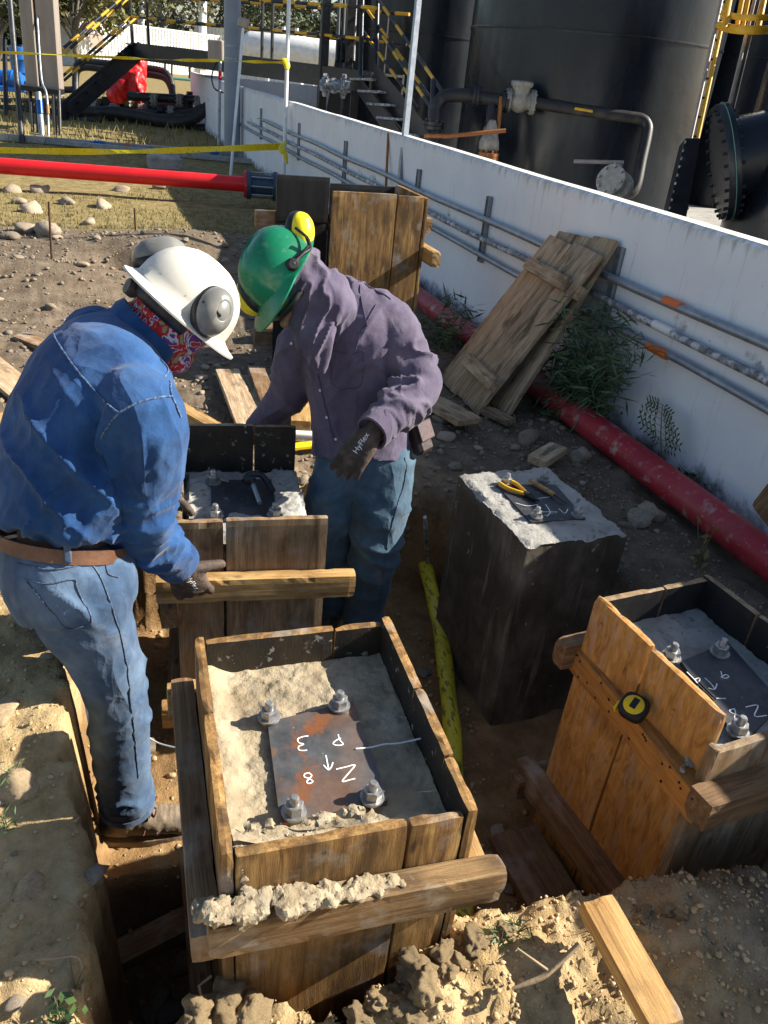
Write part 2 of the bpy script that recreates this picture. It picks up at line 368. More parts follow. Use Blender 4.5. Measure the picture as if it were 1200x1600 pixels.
MT['stonetan'] = M('soil_coated_stone', [(.25, (.26, .18, .10)), (.5, (.40, .295, .175)), (.75, (.50, .39, .25))], 6, detail=8, dist=.4, rough=.9, bump=.6, bscale=40, vary=.1)
MT['clod'] = M('dry_soil_clod', [(.28, (.25, .165, .08)), (.5, (.43, .31, .165)), (.72, (.55, .42, .25))], 12, detail=8, rough=.95, bump=.9, bscale=45, bdist=.01, vary=.15)
MT['leaf'] = M('leaf_green', [(.3, (.022, .055, .016)), (.7, (.07, .125, .035))], 30, rough=.5, bump=0, vary=.3)
MT['leafgrey'] = M('leaf_feathery_green', [(.3, (.045, .085, .035)), (.7, (.12, .18, .075))], 30, rough=.55, bump=0, vary=.3)
MT['leafdry'] = M('grass_dry', [(.3, (.16, .14, .04)), (.5, (.24, .20, .07)), (.7, (.10, .13, .03))], 2, rough=.7, bump=0)
MT['stem'] = M('plant_stem', (.12, .11, .05), 30, rough=.7, bump=0)
MT['twig'] = M('dry_twig', (.30, .22, .13), 30, rough=.8, bump=.3)
MT['bark'] = M('bark', [(.3, (.10, .085, .065)), (.7, (.24, .21, .17))], 8, (1, 1, .3), rough=.9, bump=.6)
MT['blue'] = M('blue_plastic', (.015, .12, .42), 8, rough=.4, bump=.05)
MT['alu'] = M('cabinet_cladding', [(.3, (.30, .25, .21)), (.7, (.40, .34, .29))], 3, (4, 4, .4), rough=.45, metal=.3, bump=.05)
MT['greypost'] = M('grey_post_paint', [(.3, (.20, .235, .28)), (.7, (.27, .31, .36))], 3, rough=.45, bump=.05)
MT['redcloth'] = M('red_plastic_sheet', [(.3, (.55, .01, .015)), (.7, (.78, .03, .03))], 10, rough=.35, bump=.6, bscale=18, bdist=.03)

def ground_mat():
    t = NT('bare_earth'); co = t.coord('Object')
    big = t.noise(co, 1.1, 6, .6, .3, False); mid = t.noise(co, 7, 8, .65, .2, False); fin = t.noise(co, 55, 6, .7, 0, False); grit = t.noise(co, 190, 3, .6, 0, False)
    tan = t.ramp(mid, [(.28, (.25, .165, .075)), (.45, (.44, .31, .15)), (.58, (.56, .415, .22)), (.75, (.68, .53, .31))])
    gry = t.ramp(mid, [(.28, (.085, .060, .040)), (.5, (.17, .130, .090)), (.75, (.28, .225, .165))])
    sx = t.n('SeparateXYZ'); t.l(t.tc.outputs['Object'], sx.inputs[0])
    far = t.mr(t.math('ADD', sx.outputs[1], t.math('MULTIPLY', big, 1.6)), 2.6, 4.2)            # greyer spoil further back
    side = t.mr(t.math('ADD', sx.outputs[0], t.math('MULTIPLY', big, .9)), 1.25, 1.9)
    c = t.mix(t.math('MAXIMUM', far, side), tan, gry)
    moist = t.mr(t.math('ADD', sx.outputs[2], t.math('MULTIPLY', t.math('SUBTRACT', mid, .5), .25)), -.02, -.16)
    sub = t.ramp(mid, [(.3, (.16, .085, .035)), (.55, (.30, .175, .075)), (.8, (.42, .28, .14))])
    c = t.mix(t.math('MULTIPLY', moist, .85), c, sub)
    grass = t.mr(t.math('ADD', sx.outputs[1], t.math('MULTIPLY', big, 1.2)), 8.7, 9.4)
    gs = t.ramp(mid, [(.3, (.13, .10, .04)), (.5, (.26, .20, .085)), (.75, (.40, .32, .17))])
    c = t.mix(grass, c, gs)
    c = t.mix(t.mr(fin, .3, .75, 0, .55), c, t.mix(1.0, c, (.55, .52, .48), 'MULTIPLY'))
    c = t.mix(t.math('MULTIPLY', t.mr(grit, .60, .72), .35), c, (.55, .50, .42))
    t.l(c, t.b.inputs['Base Color']); t.b.inputs['Roughness'].default_value = .95; t.b.inputs['Specular IOR Level'].default_value = .15
    n = t.bump(mid, .6, .03); n = t.bump(fin, .7, .012, n); n = t.bump(grit, .6, .004, n); t.l(n, t.b.inputs['Normal'])
    return t.m
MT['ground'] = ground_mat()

def wall_mat():
    t = NT('whitewashed_wall'); co = t.coord('Object'); sx = t.n('SeparateXYZ'); t.l(t.tc.outputs['Object'], sx.inputs[0])
    a = t.noise(co, 2.2, 6, .6, 0, False); c = t.ramp(a, [(.3, (.72, .73, .74)), (.7, (.83, .84, .84))])
    st = t.noise(t.coord('Object', (9, 9, .7)), 3, 6, .65, 0, False)     # drip streaks
    c = t.mix(t.math('MULTIPLY', t.mr(st, .58, .72), .45), c, (.36, .31, .25))
    sp = t.noise(co, 30, 4, .6, 0, False); c = t.mix(t.math('MULTIPLY', t.mr(sp, .68, .73), .75), c, (.20, .15, .11))
    sp2 = t.noise(co, 8, 6, .7, 0, False)
    low = t.mr(t.math('ADD', sx.outputs[2], t.math('MULTIPLY', t.math('SUBTRACT', sp2, .5), .55)), .12, .0)      # splash-back and flaking by the ground
    c = t.mix(t.math('MULTIPLY', low, .9), c, (.075, .065, .055))
    pb = t.mr(t.math('ABSOLUTE', t.math('SUBTRACT', sx.outputs[2], .68), 0), .045, .0)
    c = t.mix(t.math('MULTIPLY', pb, t.math('MULTIPLY', t.mr(sp2, .54, .64), .75)), c, (.11, .10, .09))
    top = t.mr(t.math('ADD', sx.outputs[2], t.math('MULTIPLY', t.math('SUBTRACT', st, .5), .3)), 1.08, 1.14)
    c = t.mix(t.math('MULTIPLY', top, .6), c, (.34, .29, .22))
    t.l(c, t.b.inputs['Base Color']); t.b.inputs['Roughness'].default_value = .85
    n = t.bump(a, .3, .02); n = t.bump(sp, .35, .006, n); t.l(n, t.b.inputs['Normal']); return t.m
MT['wall'] = wall_mat()

# ---------------------------------------------------------------- ground
def axis(lo, a, b, hi, fine, g=1.12):
    c = list(np.arange(a, b, fine)); s = fine; x = b
    while x < hi: c.append(x); s *= g; x += s
    c.append(hi); s = fine; x = a - fine; left = []
    while x > lo: left.append(x); s *= g; x -= s
    left.append(lo); return np.array(left[::-1] + c)
TRENCH = np.array([(-.139,.86),(0,.83),(.1,.865),(.36,.765),(.5,.85),(.62,.92),(.95,.885),(1.1,.90),(1.3,.83),(1.6,.77),(1.95,.75),(2.02,1.4),(1.95,1.9),(1.86,2.3),(1.78,2.62),(1.4,2.70),(1.25,2.95),(.72,2.95),(.6,2.78),(-.1,2.78),(-.222,2.13),(-.167,1.76),(-.167,1.48),(-.148,1.2)])
def poly_sd(x, y, P):
    d = np.full(x.shape, 1e9); ins = np.zeros(x.shape, bool); n = len(P)
    for i in range(n):
        ax, ay = P[i]; bx, by = P[(i + 1) % n]; ex, ey = bx - ax, by - ay
        t = np.clip(((x - ax) * ex + (y - ay) * ey) / (ex * ex + ey * ey), 0, 1)
        d = np.minimum(d, np.hypot(x - ax - t * ex, y - ay - t * ey))
        c = ((ay > y) != (by > y)) & (x < (bx - ax) * (y - ay) / (by - ay + 1e-12) + ax); ins ^= c
    return np.where(ins, -d, d)
def gz(x, y):
    x = np.asarray(x, float); y = np.asarray(y, float)
    p = np.stack([x, y, np.zeros_like(x)], -1)
    near = np.exp(-((x - .5) ** 2 + (y - 2.5) ** 2) / 30)
    n1 = fbm(p * 1.3 + 3, 4); n2 = fbm(p * 5 + 9, 4); n3 = fbm(p * 17 + 5, 3); n4 = fbm(p * 48 + 1, 2)
    g = near * (.035 * n1 + .028 * n2 + .014 * n3 + .006 * n4) + .02 * n1 * (1 - near)
    def bmp(cx, cy, s, h, sy=None): return h * np.exp(-((x - cx) / s) ** 2 - ((y - cy) / (sy or s)) ** 2)
    g = g + bmp(-.45, 6.2, .8, .20, .5) + bmp(.75, 7.6, .9, .17, .5) + bmp(.1, 6.9, .22, -.28) + bmp(-.9, 4.8, .5, .12) + bmp(1.15, .72, .28, .05, .14) + bmp(.15, 3.9, .6, .04)
    g = g + bmp(.45, .74, .12, .04, .07) + bmp(.05, .80, .1, .035, .05) + bmp(.75, .78, .1, .03, .06)
    g = g + .12 * sst(-.05, -.16, x) * sst(4.2, 2.6, y) * sst(.45, .9, y)
    g = g + (.008 * n3 + .010 * n4) * sst(1.25, .9, y) * sst(.3, .6, y)
    sd = poly_sd(x, y, TRENCH) + .045 * fbm(p * 6 + 31, 3) + .022 * n3 + .012 * n4
    floor = -.50 + .03 * n2 + .012 * n3
    pit = sst(1.56, 1.50, y + .03 * n2) * sst(.16, .10, x); floor = floor - .33 * pit
    wdt = .055 + .30 * sst(1.62, 1.9, x) * sst(1.2, 1.8, y) + .10 * sst(2.6, 2.8, y)
    k = sst(.012, -1, sd / wdt * 1.0)
    k = sst(.0, 1., np.clip(-sd / wdt, 0, 1))
    face = .02 * fbm(np.stack([x * 6, y * 6, g * 9], -1), 3)
    return g * (1 - k) + floor * k + face * 4 * k * (1 - k)
def gz1(x, y): return float(gz(np.array([x]), np.array([y]))[0])
xs = axis(-160, -1.15, 2.35, 220, .0125, 1.10); ys = axis(-25, .42, 3.4, 420, .0125, 1.055)
GX, GY = np.meshgrid(xs, ys); GZ = gz(GX, GY)
jx = np.zeros_like(GX)
nx, ny = len(xs), len(ys)
V3 = np.stack([GX, GY, GZ], -1).reshape(-1, 3)
ii = (np.arange(ny - 1)[:, None] * nx + np.arange(nx - 1)[None]).reshape(-1)
FQ = np.stack([ii, ii + 1, ii + nx + 1, ii + nx], 1)
def np_mesh(name, v, f):
    me = bpy.data.meshes.new(name); v = np.ascontiguousarray(v, np.float32); f = np.ascontiguousarray(f, np.int32); k = f.shape[1]
    me.vertices.add(len(v)); me.vertices.foreach_set('co', v.ravel())
    me.loops.add(f.size); me.loops.foreach_set('vertex_index', f.ravel())
    me.polygons.add(len(f)); me.polygons.foreach_set('loop_start', np.arange(len(f), dtype=np.int32) * k); me.polygons.foreach_set('loop_total', np.full(len(f), k, np.int32))
    me.update(calc_edges=True); me.validate(); return me
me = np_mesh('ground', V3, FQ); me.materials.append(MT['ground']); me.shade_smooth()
go = bpy.data.objects.new('ground', me); place(go, Mx.Identity(4)); tag(go, 'bare sandy earth with a dug trench', None, None, 'structure')

# ---------------------------------------------------------------- white bund wall with its conduits
WXF = 2.58
def wavy_wall(name, p0, p1, thick, h, label, z0=-.12):
    mb = MB(); p0, p1 = Vc(p0), Vc(p1); d = (p1 - p0); L = d.length; d.normalize(); s = Vc((d.y, -d.x, 0))
    n = max(8, int(L / .35)); prof = []
    for i in range(n + 1):
        q = p0 + d * (L * i / n); w = .010 * float(fbm(np.array([[q.x * .8, q.y * .8, 1.]]))[0]); zt = h + .012 * float(fbm(np.array([[q.x, q.y, 7.]]))[0])
        prof.append([q + s * w + Vc((0, 0, z0)), q + s * w + Vc((0, 0, h * .5)), q + s * (w) + Vc((0, 0, zt - .018)), q + s * (w + .02) + Vc((0, 0, zt)), q + s * (thick - .02) + Vc((0, 0, zt)), q + s * thick + Vc((0, 0, zt - .018)), q + s * thick + Vc((0, 0, z0))])
    k = 7; vs = [v for r in prof for v in r]
    fs = [(i * k + j, i * k + j + 1, (i + 1) * k + j + 1, (i + 1) * k + j) for i in range(n) for j in range(k - 1)] + [tuple(range(k)), tuple(n * k + j for j in range(k))]
    mb.add(vs, fs); o = mb.build(name, MT['wall'], None, 40, origin=False)
    return tag(o, label, 'wall')
wavy_wall('bund_wall', (WXF, -3, 0), (WXF, 23.2, 0), .13, 1.125, 'long whitewashed bund wall carrying three grey conduits')
mb = MB(); mb.box((10.9, 8.3, .0), (16.0, 23.0, .05)); tag(mb.build('bund_floor', MT['concgrey']), 'grey concrete floor inside the bund', None, None, 'structure')
wavy_wall('bund_wall', (2.80, 21.9, 0), (16, 19.6, 0), .25, 1.12, 'low white cross wall behind the walkway columns')

def conduit(label, x, z, r, y0, y1, m, bands=()):
    mb = MB(); n = 40
    path = [(x + .004 * math.sin(i * 1.3), y0 + (y1 - y0) * i / n, z + .006 * math.sin(i * .9 + z * 30)) for i in range(n + 1)]
    o = MB().tube(path, r, 10).build('conduit_pipe', m, None, 60); tag(o, label, 'conduit')
    for (ya, yb, bm) in bands:
        b = MB().tube([(x, ya, z), (x, yb, z)], r + .0035, 12).build('marker_band', bm, o, 60)
    return o
conduit('topmost grey conduit running along the white wall with one orange band', WXF - .05, .775, .021, -2, 13.2, MT['galv'], [(WX(1040, 466, WXF - .05).y, WX(1066, 477, WXF - .05).y, MT['orange'])])
conduit('middle paint-splashed conduit running along the white wall', WXF - .055, .655, .019, -2, 14.5, MT['galvold'], [(WX(1020, 512, WXF - .06).y, WX(1048, 526, WXF - .06).y, MT['white'])])
conduit('lowest grey conduit running along the white wall with one orange band', WXF - .05, .545, .019, -2, 15.5, MT['galv'], [(WX(1014, 539, WXF - .05).y, WX(1044, 553, WXF - .05).y, MT['orange'])])
br = thing('strut_bracket', 'short galvanised strut bracket fixed upright on the white wall', 'bracket', (WXF - .02, 3.55, .5), 'strut brackets on the white wall')
mb = MB(); mb.box((WXF - .014, 3.55, .70), (.028, .006, .44)); mb.box((WXF - .014, 3.59, .70), (.028, .006, .44)); mb.box((WXF - .006, 3.57, .70), (.008, .046, .44)); mb.build('channel', MT['galv'], br)
for zz in (.775, .655, .545): MB().tube([(WXF - .03, 3.535, zz), (WXF - .074, 3.545, zz), (WXF - .074, 3.595, zz), (WXF - .03, 3.605, zz)], .004, 5).build('clamp', MT['galv'], br)
for yy in (5.18, 6.55, 8.75, 10.9, 13.5, 15.9, 2.2):
    copy_tree(br, Mx.Translation((0, yy - 3.57, .0)))

# red pipe along the wall, its far cross run and the blue coupling
path = [(2.375, y, .075 + .012 * math.sin(y * .7)) for y in np.linspace(-1.0, 9.3, 40)]
o = MB().tube(path, .074, 20).build('red_pipe', MT['redpipe'], None, 60); tag(o, 'dusty dark red pipe lying along the foot of the white wall', 'pipe')
t = thing('red_pipe', 'bright red pipe crossing the grass to a bolted coupling', 'pipe', WZ(200, 272, 0))
a, b = WZ(-120, 250, .25), WZ(385, 288, .25); d = (b - a).normalized()
MB().tube([a, b], .088, 18).build('pipe_run', MT['redfresh'], t, 60)
MB().lathe([(.088, -.03), (.15, -.03), (.15, .0), (.088, .0)], zmat(b, d), 20).build('flange', MT['redfresh'], t, 30)
cb = MT['bluecast'] = M('blue_cast_iron', (.03, .06, .10), 12, rough=.5, bump=.2)
MB().lathe([(.1, 0.0), (.165, .0), (.165, .05), (.12, .07), (.12, .30), (.165, .32), (.165, .37), (.1, .37)], zmat(b, d), 20).build('coupling', cb, t, 30)
for k in range(8):
    q = zmat(b, d) @ Vc((.14 * math.cos(k * math.pi / 4), .14 * math.sin(k * math.pi / 4), 0)); MB().tube([q - d * .02, q + d * .40], .011, 6).build('tie_rod', MT['bolt'], t)
e = b + d * .37
MB().tube(catmull([e, e + d * .12, (2.30, e.y - .20, .16), (2.375, 9.45, .09), (2.375, 9.25, .078)], 6), .074, 18).build('elbow', MT['redpipe'], t, 60)
# ---------------------------------------------------------------- remeshed solids
def remesh(mb, vox, smooth=4, sfac=.5):
    me = bpy.data.meshes.new('tmp'); me.from_pydata(mb.v, [], mb.f)
    bm = bmesh.new(); bm.from_mesh(me); bmesh.ops.recalc_face_normals(bm, faces=bm.faces); bm.to_mesh(me); bm.free()
    o = bpy.data.objects.new('tmp', me); COL.objects.link(o)
    r = o.modifiers.new('r', 'REMESH'); r.mode = 'VOXEL'; r.voxel_size = vox
    if smooth: s = o.modifiers.new('s', 'SMOOTH'); s.factor = sfac; s.iterations = smooth
    dg = bpy.context.evaluated_depsgraph_get(); dg.update(); ev = o.evaluated_get(dg); m2 = ev.to_mesh()
    v = np.empty(len(m2.vertices) * 3, np.float32); m2.vertices.foreach_get('co', v); v = v.reshape(-1, 3).astype(float)
    nn = np.empty(len(m2.vertices) * 3, np.float32); m2.vertices.foreach_get('normal', nn); nn = nn.reshape(-1, 3).astype(float)
    f = np.empty(len(m2.polygons) * 4, np.int32); 
    ok = all(p.loop_total == 4 for p in m2.polygons)
    f = np.array([tuple(p.vertices) if p.loop_total == 4 else tuple(p.vertices) + (p.vertices[-1],) for p in m2.polygons], np.int32)
    ev.to_mesh_clear(); bpy.data.objects.remove(o); bpy.data.meshes.remove(me)
    return v, nn, f
def np_obj(name, v, f, mat, parent=None, smooth=180):
    c = np.array([(v[:, 0].min() + v[:, 0].max()) / 2, (v[:, 1].min() + v[:, 1].max()) / 2, v[:, 2].min()])
    me = np_mesh(name, v - c, f)
    for m in (mat if isinstance(mat, list) else [mat]): me.materials.append(m)
    me.shade_smooth()
    if smooth < 180: me.set_sharp_from_angle(angle=R_(smooth))
    o = bpy.data.objects.new(name, me); return place(o, Mx.Translation(Vc(c)), parent)
_ico = {}
def ico(sub):
    if sub not in _ico:
        bm = bmesh.new(); bmesh.ops.create_icosphere(bm, subdivisions=sub, radius=1)
        _ico[sub] = (np.array([v.co[:] for v in bm.verts]), [tuple(v.index for v in f.verts) for f in bm.faces]); bm.free()
    return _ico[sub]
def blob_mesh(mb, c, r, sub=2, rough=.25, sq=(1, 1, 1), seed=0):
    v, f = ico(sub); k = 1 + rough * fbm(v * 1.6 + seed * 7.1, 3)[:, None] * 1.6
    v = v * k * np.array(sq) * r + np.array(c); return mb.add(v.tolist(), f)
def lumps(name, pts, vox, mat, label, cat, parent=None, amp=.25):
    mb = MB()
    for i, (c, r, sq) in enumerate(pts): blob_mesh(mb, c, r * .92, 2, .55, (sq[0], sq[1], sq[2] * .8), i + random.random() * 50)
    v, n, f = remesh(mb, vox, 1); v = v + n * (fbm(v * 70, 3)[:, None] * .007 + (ridge(v * 130) ** 3)[:, None] * .004 + fbm(v * 260, 2)[:, None] * .003)
    nb = int(len(v) * .03); ids = RNG.integers(0, len(v), nb); iv, if_ = ico(1); if_ = np.array(if_); ex = []; ef = []
    for k, i in enumerate(ids):
        if n[i][2] < -.3: continue
        r = RNG.uniform(.0015, .0062) * (1 + (RNG.random() < .12)); q = iv * RNG.uniform(.6, 1.3, 3) * (1 + .25 * RNG.standard_normal((len(iv), 1))) * r + v[i] + n[i] * r * .3; ef.append(np.c_[if_, if_[:, 2]] + len(v) + len(ex) * len(iv)); ex.append(q)
    if ex: v = np.concatenate([v] + ex); f = np.concatenate([f] + ef)
    o = np_obj(name, v, f, mat, parent, 40)
    if label: tag(o, label, cat)
    return o

# ---------------------------------------------------------------- concrete piers
def rotz(c, a):
    c = Vc(c); m = Mx.Rotation(a, 3, 'Z'); return lambda x, y, z: Vc((c.x, c.y, 0)) + m @ Vc((x, y, 0)) + Vc((0, 0, z))
def pier_body(t, L, hx, hy, zt, zb, mtop, mside, rough=.006, seed=0, chip=.012, nxy=(44, 56), rise=0):
    nx, ny = nxy; mb = MB(); nz = 30
    X = np.linspace(-hx, hx, nx); Y = np.linspace(-hy, hy, ny); gx, gy = np.meshgrid(X, Y); p = np.stack([gx, gy, 0 * gx + seed], -1)
    e = np.minimum(np.minimum(gx + hx, hx - gx), np.minimum(gy + hy, hy - gy))
    z = zt + rough * (fbm(p * 9, 4) + .9 * fbm(p * 34, 3) + .5 * fbm(p * np.array([60, 110, 60]), 2)) + rough * .8 * (ridge(p * 7 + 4) ** 6) - chip * sst(.02, 0, e) * np.clip(.4 + 1.5 * fbm(p * 22, 3), 0, 1.5)
    z = z + rise * sst(-hy + .085, -hy + .01, gy + .02 * fbm(p * 14, 2)) * (.35 + .65 * sst(.12, -.10, gx)) + rise * .35 * sst(-hx + .06, -hx, gx)
    b = len(mb.v); mb.add([L(x, y, zz) for x, y, zz in zip(gx.ravel(), gy.ravel(), z.ravel())], [(j * nx + i, j * nx + i + 1, (j + 1) * nx + i + 1, (j + 1) * nx + i) for j in range(ny - 1) for i in range(nx - 1)], 0)
    rim = [(i, 0) for i in range(nx)] + [(nx - 1, j) for j in range(1, ny)] + [(i, ny - 1) for i in range(nx - 2, -1, -1)] + [(0, j) for j in range(ny - 2, 0, -1)]
    base = [j * nx + i for i, j in rim]; m = len(rim); prev = base
    for k in range(1, nz + 1):
        row = []
        for i, j in rim:
            x, y = X[i], Y[j]; zz = z[j, i] + (zb - zt) * (k / nz) ** 1.5
            w = .004 * float(fbm(np.array([[x * 9, y * 9, zz * 9 + seed]]), 3)[0]); r = math.hypot(x, y); row.append(L(x * (1 + w / r), y * (1 + w / r), zz))
        b = len(mb.v); mb.v += [tuple(q) for q in row]
        for i in range(m): mb.f.append((prev[i], prev[(i + 1) % m], b + (i + 1) % m, b + i)); mb.mi.append(1)
        prev = list(range(b, b + m))
    return mb.build('concrete_body', [mtop, mside], t, 50)
def anchor_bolt(t, p, s=1.0, m='bolt'):
    p = Vc(p); o = MB().tube([p - Vc((0, 0, .02)), p + Vc((0, 0, .052 * s)), p + Vc((0, 0, .058 * s))], [.0125 * s, .0125 * s, .009 * s], 12).build('anchor_bolt', MT[m], t, 40)
    a = random.random(); mb = MB()
    prof = [[p + Vc((r * s * math.cos(a + k * math.pi / 3), r * s * math.sin(a + k * math.pi / 3), z * s)) for k in range(6)] for r, z in ((.0235, .007), (.0245, .010), (.0245, .031), (.0225, .034))]
    mb.add([q for r in prof for q in r], [(i * 6 + k, i * 6 + (k + 1) % 6, (i + 1) * 6 + (k + 1) % 6, (i + 1) * 6 + k) for i in range(3) for k in range(6)] + [tuple(range(6)), tuple(18 + k for k in range(6))]); mb.build('nut', MT[m], o)
    MB().lathe([(.012, 0), (.031 * s, 0), (.032 * s, .003), (.031 * s, .0065), (.012, .0068)], Mx.Translation(p), 20).build('washer', MT[m], o, 40)
    return o
def anchor_plate(t, corners, th, mat):
    C = [Vc(c) for c in corners]; mb = MB(); mb.prism([c - Vc((0, 0, th)) for c in C], (0, 0, th)); return mb.build('anchor_plate', mat, t)
def chalk(plate, strokes, z, conv, w=.0015):
    for st in strokes:
        P = [WZ(*conv(*q), z) for q in st]; P = catmull(P, 4) if len(P) > 2 else P
        mb = MB(); mb.tube(P, w, 6, flat=.25); mb.build('chalk_mark', MT['chalk'], plate)
# --- the poured pier in the sunlit open form
L1 = rotz((.37, 1.18, 0), R_(-2.3))
P3 = thing('concrete_pier', 'sunlit freshly poured concrete pier with rusty plate chalked 3', 'pier', L1(0, 0, -.8))
pier_body(P3, L1, .2175, .277, .302, -.8, MT['conc'], MT['concside'], .0062, 3, 0, (90, 110), .075)
pl = anchor_plate(P3, [WZ(418, 1128, .316), WZ(552, 1095, .316), WZ(606, 1250, .316), WZ(438, 1287, .316)], .016, MT['steel'])
for q in ((420, 1122), (530, 1104), (581, 1247), (459, 1270)): anchor_bolt(P3, WZ(*q, .317), .80)
cv = lambda x, y: (380 + x * .2333, 1060 + y * .2333)
chalk(pl, [[(437, 385), (400, 390), (365, 405), (372, 430), (405, 440), (372, 455), (372, 478), (400, 483), (428, 480)],
           [(635, 375), (645, 410), (668, 440), (640, 448), (605, 442), (608, 425), (640, 405), (655, 400)],
           [(553, 515), (562, 560), (572, 610)], [(538, 580), (555, 600), (572, 612), (590, 592), (600, 562)],
           [(622, 608), (690, 592), (748, 580), (705, 635), (662, 690), (710, 680), (750, 670)],
           [(440, 632), (412, 640), (410, 660), (440, 670), (466, 690), (440, 704), (425, 692), (445, 668), (458, 650), (440, 632)]], .3168, cv)
# form round it
def board_wall(t, L, ax, c, a0, a1, cuts, z0, z1, th, mats, inner, gap=.003, dz=None):
    """boards standing upright side by side; ax 'x': wall plane x=c running a0..a1 in y, 'y': plane y=c running in x"""
    E = [a0] + list(cuts) + [a1]; out = []
    for i in range(len(E) - 1):
        u0, u1 = E[i] + (gap / 2 if i else 0), E[i + 1] - (gap / 2 if i < len(E) - 2 else 0); m = (u0 + u1) / 2
        ztop = z1 + (dz[i] if dz else random.uniform(-.004, .004))
        if ax == 'x': p0, p1, wd = L(c, m, z0), L(c, m, ztop), L(c, m + 1, 0) - L(c, m, 0)
        else: p0, p1, wd = L(m, c, z0), L(m, c, ztop), L(m + 1, c, 0) - L(m, c, 0)
        td = (p1 - p0).normalized().cross(Vc(wd)); out_dir = (L(c, m, 0) if ax == 'x' else L(m, c, 0)) - L(0, 0, 0)
        # inner face looks to the form's centre
        sgn = -1 if td.dot(out_dir if (ax == 'x' or ax == 'y') else td) > 0 else 1
        nrm = (L(1, 0, 0) - L(0, 0, 0)) if ax == 'x' else (L(0, 1, 0) - L(0, 0, 0)); side = nrm * (1 if c > 0 else -1)
        sgn = -1 if td.dot(side) > 0 else 1
        out.append(plank('board', mats, t, p0, p1, u1 - u0, th, wd, sgn * inner))
    return out
def ledger(t, p0, p1, w, h, mat, name='ledger'):
    return plank(name, mat, t, p0, p1, w, h, Vc((p1[1] - p0[1], p0[0] - p1[0], 0)), 0, .004, None, .003)
F3 = thing('timber_form', 'open timber form box round the sunlit pier, cement spilled on its front ledger', 'formwork', L1(0, 0, -.8))
W2 = [MT['ply'], MT['film']]
board_wall(F3, L1, 'x', -.230, -.302, .302, [.045], -.85, .402, .024, W2, 1, dz=[.002, -.002])
board_wall(F3, L1, 'x', .230, -.302, .302, [-.165, .035], -.85, .402, .024, W2, 1, .0, dz=[-.004, .002, .003])
board_wall(F3, L1, 'y', .290, -.217, .217, [.095], -.85, .396, .024, W2, 1)
board_wall(F3, L1, 'y', -.290, -.217, .217, [.105], -.85, .390, .024, W2, 1, .006, [0, -.004])
ledger(F3, L1(-.27, -.329, .236), L1(.306, -.329, .216), .052, .09, MT['lumbmid'])
ledger(F3, L1(-.272, -.33, .19), L1(-.272, .33, .215), .056, .085, MT['lumbdark'])
ledger(F3, L1(.272, -.292, .165), L1(.272, .36, .205), .055, .085, MT['lumber'])
ledger(F3, L1(-.31, .332, .185), L1(.30, .332, .185), .05, .08, MT['lumber'])
ledger(F3, L1(-.272, -.30, -.45), L1(-.272, .36, -.45), .056, .085, MT['lumbdark'])
ledger(F3, L1(.272, -.29, -.40), L1(.272, .36, -.40), .055, .085, MT['lumbdark'])
pts = []
for i in range(120):
    u = random.random() ** 1.25; x = -.265 + u * .36; y = -.310 - random.random() * .045 * (1 - .3 * u); pts.append((L1(x, y, .280 - .012 * u + random.random() * .022 * (1 - u)), random.uniform(.006, .020) * (1.15 - .45 * u), (1.2, 1, .7)))
for i in range(8): pts.append((L1(-.275 + random.random() * .05, -.335 + random.random() * .03, .262 + random.random() * .02), random.uniform(.014, .026), (1, 1, .7)))
for k in range(8): pts.append((L1(-.205 + .006 * random.random(), -.303, .285 + k * .010), .007, (.8, .6, 1.3)))
for i in range(34): pts.append((L1(-.215 + random.random() ** 1.4 * .26, -.285 + random.random() * .05, .372 + random.random() * .012), random.uniform(.006, .013), (1.3, 1.3, .5)))
lumps('spilled_concrete', pts, .0055, MT['conc'], 'lumpy spilled concrete along the front ledger of the sunlit form', 'spilled concrete')
tag(MB().tube(catmull([WZ(556, 1170, .318), WZ(578, 1168, .317), WZ(600, 1163, .316), WZ(625, 1161, .318), L1(.219, -.045, .33)], 4), .0018, 5).build('tie_string', MT['chalk']), 'thin pale string stretched over the rusty plate to the form side', 'string')

# --- bare pier in the wall's shade, tools on it
L2 = rotz((1.4335, 2.13, 0), R_(2.4))
PB = thing('concrete_pier', 'bare stripped concrete pier with yellow pliers on its plate', 'pier', L2(0, 0, -.5))
pier_body(PB, L2, .1985, .262, .30, -.55, MT['concgrey'], MT['concside'], .005, 11, .016)
pl = anchor_plate(PB, [WZ(775, 757, .306), WZ(868, 757, .306), WZ(915, 810, .306), WZ(830, 816, .306)], .01, MT['steeldark'])
for q in ((792, 755), (850, 750), (902, 806), (838, 808)): anchor_bolt(PB, WZ(*q, .306), .72)
cv = lambda x, y: (640 + x * .4667, 340 + y * .4667)
chalk(pl, [[(355, 955), (395, 965), (430, 960)], [(430, 940), (470, 935)], [(440, 985), (495, 985)], [(455, 960), (470, 985), (460, 1000)], [(500, 975), (520, 990), (530, 975)]], .3068, cv, .0014)
